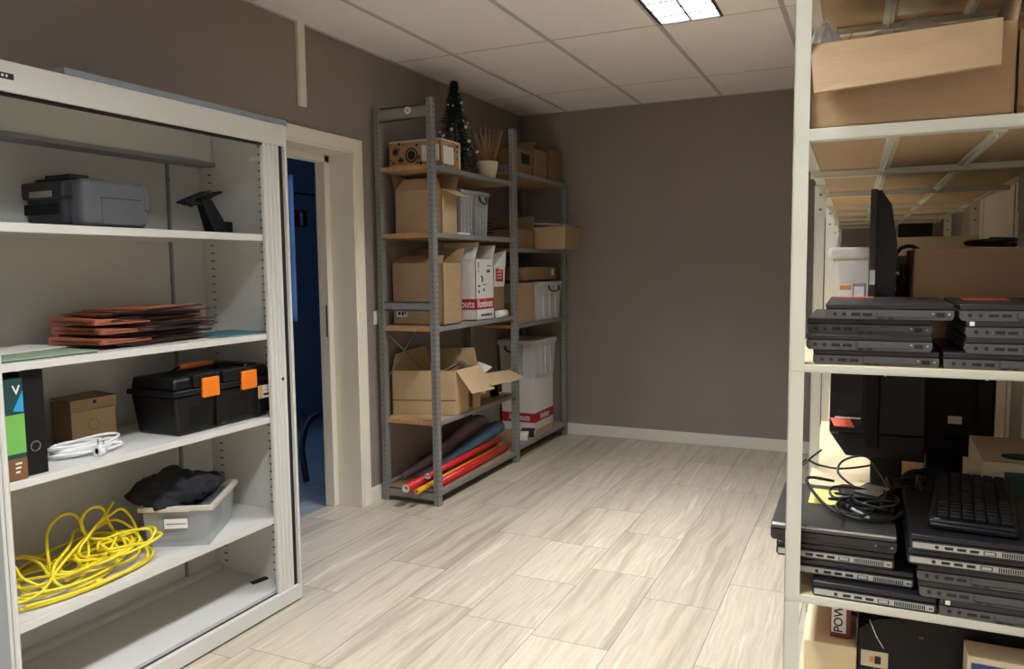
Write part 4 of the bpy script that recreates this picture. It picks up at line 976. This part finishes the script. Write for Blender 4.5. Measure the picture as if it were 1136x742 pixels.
t = thing('cable_tangle', 'tangle of black cables and adapters between monitor and brown box', 'cable', R2W(.215,.80,1.16), RT)
rn = random.Random(21); b = MB()
for k in range(4): b.tube([(rn.uniform(-.01,.07),rn.uniform(0,.2),.01+.2*rn.random()**1.2) for i in range(9)], .0055,'bcable',6,fill=5)
b.tube([(-.0,.1,.12),(.02,.1,.23),(.06,.1,.25),(.10,.1,.22)], .006,'bcable',8); b.build('flex', t)
MB().box(.0,.04,.0,.07,.14,.12,'black',.015).build('adapter', t)
t = rbox('dark_screen', 'large dark screen standing at the far end of the rack, against the back wall', 'screen', .36,3.60,1.1605,.545,3.66,1.66,'blackgloss',.004)

# lower shelf, things behind
t = thing('black_monitor', 'black monitor lying tilted, left one under the upper laptop shelf', 'monitor', R2W(.068,.72,.79), RT, rx=-.12)
b = MB(); b.hexa([(.045,0,.025),(.245,0,.02),(.245,.05,.02),(.045,.05,.025)], [(.0,0,.09),(.245,0,.09),(.245,.05,.09),(.0,.05,.09)], 'black', .004); b.box(.0,0,.09,.245,.05,.33,'black',.004); b.build('casing', t)
MB().box(.02,-.002,.11,.085,.0,.31,'blackgloss').box(.02,-.003,.148,.085,0,.151,'dgrey').build('bay', t)
MB().box(.095,-.012,.05,.13,.0,.33,'blackm',.005).build('column', t)
MB().box(.11,.0,-.095,.19,.04,.03,'black',.008).build('stand', t)
t = thing('black_monitor', 'large black monitor seen from behind, right one under the upper laptop shelf', 'monitor', R2W(.255,.88,.70), RT)
b = MB(); b.box(0,0,.10,.245,.05,.43,'black',.01); b.build('casing', t); MB().box(.05,-.02,.15,.20,.0,.38,'blackm',.015).build('back_cover', t)
MB().box(.125,-.0215,.20,.16,-.0195,.222,'white').build('type_label', t); MB().box(.07,.0,0,.17,.06,.11,'black',.01).build('stand', t)
t = thing('salmon_card', 'small salmon red card with white clip stuck on the left black monitor', 'card', R2W(.07,.695,.905), RT)
MB().slab([(.0,.02,.018),(.012,-.008,.0),(.064,-.008,.0),(.052,.02,.018)], .0015, 'stickerred').build('sheet', t); MB().box(.012,.018,.018,.08,.021,.022,'white').build('clip', t)
o = rbox('flat_cardboard', 'flattened pale cardboard lying on the lower shelf behind the charger', 'cardboard', .015,.40,.6815,.26,1.35,.720,'cardc',.003)
tag(MB().box(0,0,0,.07,.12,.002,'stickeryel').build('yellow_paper', loc=R2W(.040,.20,.8175)), 'yellow paper lying on the brushed grey laptop', 'paper')
t = thing('white_carton', 'cream carton with dark oval print at the right behind the keyboard', 'box', R2W(.415,.46,.6815), RT-.03)
b = MB(); b.box(0,0,0,.14,.32,.205,'beige',.003); b.build('carton', t); b = MB(); b.lathe([(0,.0006),(.038,.0006),(.038,0)], (.085,.08,.2055), 'dkgreen', 24); b.build('oval_print', t); MB().box(.02,.012,.2052,.12,.016,.206,'ink').build('print_line', t); MB().box(.045,-.0012,.06,.14,.0,.185,'dkgreen').build('dark_panel', t)

# keyboard
t = thing('keyboard', 'black full-size computer keyboard lying slanted on the right lower laptops', 'keyboard', R2W(.268,.05,z3+.1585), RT-.10)
b = MB(); b.hexa([(0,0,0),(.155,-.0,0),(.165,.36,0),(.01,.36,0)], [(.004,.004,.016),(.150,.004,.016),(.160,.356,.026),(.014,.356,.026)], 'black', .005); KC = b.build('case', t)
k_ = 0
for i in range(6):
    for j in range(15):
        if k_ >= 90: break
        x = .018+i*.0215; y = .014+j*.0222
        MB().box(x,y,.0165+.010*y/.36,x+.0185,y+.0192,.0235+.010*y/.36,'blackm',.002).build('key', KC); k_ += 1
MB().box(.004,-.012,.0,.150,.006,.012,'black',.004).build('front_edge', t)
MB().box(.012,.0035,.016,.022,.0055,.0175,'silver').build('status_light', KC)

# charger and cables on C stack
t = thing('power_adapter', 'black laptop power adapter with tangled cable on the brushed grey laptop', 'power adapter', R2W(.11,.17,z3+.136), RT)
b = MB(); b.box(-.0,.03,.004,.065,.15,.034,'black',.006); o = b.build('adapter_case', t); o.rotation_euler = (0,.05,-.35)
o = MB().box(.006,.05,.0343,.058,.13,.0348,'silver').build('type_label', t); o.rotation_euler = (0,.05,-.35)
rn = random.Random(5); b = MB()
base = []
for i in range(46):
    a = i*.72; r = .045+.016*math.sin(i*1.7); base.append((.045+r*1.25*math.cos(a), .0+r*1.3*math.sin(a)+.04*math.sin(i*.21), .008+.022*abs(math.sin(i*.53))+.012*math.sin(i*.33)**2))
b.tube(base, .0030, 'bcable', 6, fill=4); b.tube([(-.02,.13,.03),(-.075,.06,.05),(-.05,.0,.025),(-.01,-.05,.01),(.05,-.07,.006),(.10,-.05,.008),(.12,.0,.01)], .0038, 'bcable', 7, fill=6)
b.tube([(.03,.12,.02),(-.01,.17,.04),(.0,.22,.06),(.05,.22,.075),(.08,.17,.05),(.10,.1,.03)], .003, 'bcable', 7, fill=6); b.build('flex', t)
b = MB(); b.tube([(.02,-.045,.02),(.04,-.06,.015),(.055,-.075,.012)], .0036, 'silver', 8); b.cyl((.0,-.01,.015),(.02,-.045,.02),.008,'black'); b.build('plug', t)
# loose cable behind
t = thing('loose_cable', 'thin black cable trailing past the left posts across the cardboard', 'cable', R2W(-.02,.55,.70), RT)
MB().tube([(-.0,.05,.0-.15),(.0,.1,.02),(.02,.2,.08),(.06,.25,.06),(.12,.25,.055),(.2,.3,.06),(.25,.35,.07)], .0035, 'bcable', 6, fill=6).tube([(.0,.0,-.14),(.01,.05,.06),(.03,.1,.10),(.07,.15,.13)], .003, 'bcable', 6, fill=6).build('flex', t)
# dark cable heap
for k, (a, bb, r, lab) in enumerate(((.24,.42,(.075,.10,.10),'black cable heap nearest the charger on the lower shelf'),)):
    t = thing('cable_heap', lab, 'cable', R2W(a, bb, .6815), RT); rn = random.Random(30+k); b = MB()
    for q in range(8):
        p = [(rn.gauss(0,.42)*r[0], rn.gauss(0,.42)*r[1], .008+abs(rn.gauss(.5,.35))*r[2]*1.3) for _ in range(12)]
        b.tube(p, .005, 'bcable', 6, fill=5)
    b.build('flex', t); MB().box(-r[0]*.6,-r[1]*.5,0,r[0]*.6,r[1]*.5,r[2]*1.0,'blackm',.02).build('adapter', t)
    MB().tube([(.03,-.1,.13),(.035,-.08,.10),(.03,-.06,.06),(.04,-.05,.03)], .004, 'card3', 6).build('brown_lead', t)

# below the lower shelf
t = thing('large_carton', 'pale brown carton under the lower laptop shelf beside the left post', 'box', R2W(.040,.12,.2405), RT+.0)
b = MB(); b.box(0,.0,0,.108,.20,.290,'cardc',.003); b.build('carton', t)
t = thing('cardboard_box', 'pale brown box with black gap, behind the carton under the lower shelf', 'box', R2W(.042,.56,.2405), RT)
b = MB(); b.box(0,0,0,.24,.3,.40,'cardc',.003); b.build('carton', t)
t = thing('label_box', 'small carton with white printed label and maroon edge under the lower shelf', 'box', R2W(.094,.155,.5310), RT)
MB().box(0,0,0,.042,.10,.12,'maroon',.002).build('carton', t); MB().box(.002,-.001,.012,.032,.0,.12,'white').build('label_panel', t)
text('POWER', .026, 'lettering', t, (.017,-.0016,.058), (PI/2, -PI/2, 0), 'ink')
t = thing('foil_bag', 'crumpled pinkish bag beside the printed label under the lower shelf', 'bag', R2W(.145,.20,.545), RT)
lump('bag', (.02,.04,.05), (.032,.03,.055), 'pink', t, 8, .6, 24)
t = thing('black_case', 'large matt black case filling the space under the lower laptop shelf', 'case', R2W(.152,.12,.2405), RT)
b = MB(); b.prism([(.0,0),(.395,0),(.395,.372),(.09,.372),(.035,.362),(.0,.335)], 0, .42, 'blackm', 'y'); b.build('case', t)
b = MB(); b.box(.005,-.0012,.255,.058,.0,.29,'beige'); b.box(.005,-.0012,.200,.058,.0,.25,'dgrey'); b.box(.005,-.0016,.195,.058,0,.202,'beige'); b.build('sticker_sheet', t)
b = MB(); b.box(.022,-.0018,.265,.030,-.001,.278,'tan'); b.box(.032,-.0018,.263,.044,-.001,.28,'ink'); b.box(.0305,-.002,.2,.0315,-.001,.29,'beige'); b.build('sticker_print', t)
MB().tube([(.02,-.003,.36),(.035,-.006,.325),(.05,-.004,.30)], .0015, 'metal', 6).build('wire', t)
MB().box(.115,-.0012,.335,.123,.0,.338,'red').build('red_mark', t)
t = thing('blue_poster_box', 'blue and cream printed box at the bottom right corner under the rack shelf', 'box', R2W(.345,.03,.2405), RT-.02)
MB().box(0,0,0,.20,.075,.355,'beige',.002).build('carton', t); b = MB(); b.box(.006,-.0012,.01,.195,0,.343,'bluesheet'); b.build('printed_front', t)
b = MB(); b.lathe([(0,0),(.06,0)], (0,0,0), 'beige', 28); o = b.build('round_print', t); o.rotation_euler = (PI/2,0,0); o.location = (.095,-.002,.275)

# ------------------------------------------------------------------ camera, world, colour
cam = bpy.data.cameras.new('camera'); co = bpy.data.objects.new('camera', cam); COL.objects.link(co)
f_, yaw, pitch, roll, cx, cy, cz = CAMP = (856.298, -0.43439, -0.08711, -0.011488, 2.61487, -5.84866, 1.36280)
fwd = Vector((math.sin(yaw)*math.cos(pitch), math.cos(yaw)*math.cos(pitch), math.sin(pitch)))
r_ = fwd.cross(Vector((0,0,1))).normalized(); u_ = r_.cross(fwd)
r2 = r_*math.cos(roll)+u_*math.sin(roll); u2 = -r_*math.sin(roll)+u_*math.cos(roll)
mw = Matrix((r2, u2, -fwd)).transposed().to_4x4(); mw.translation = (cx, cy, cz); co.matrix_world = mw
cam.sensor_width = 36; cam.lens = f_*36/1136; cam.clip_start = .02
SC.camera = co
wd = bpy.data.worlds.new('dusk_sky'); SC.world = wd; wd.use_nodes = True
bg = wd.node_tree.nodes['Background']; bg.inputs[0].default_value = (.24,.50,1.0,1); bg.inputs[1].default_value = 2.2
SC.view_settings.view_transform = 'Standard'; SC.view_settings.look = 'None'; SC.view_settings.gamma = 1; SC.view_settings.use_curve_mapping = False
SC.view_settings.exposure = 0.0
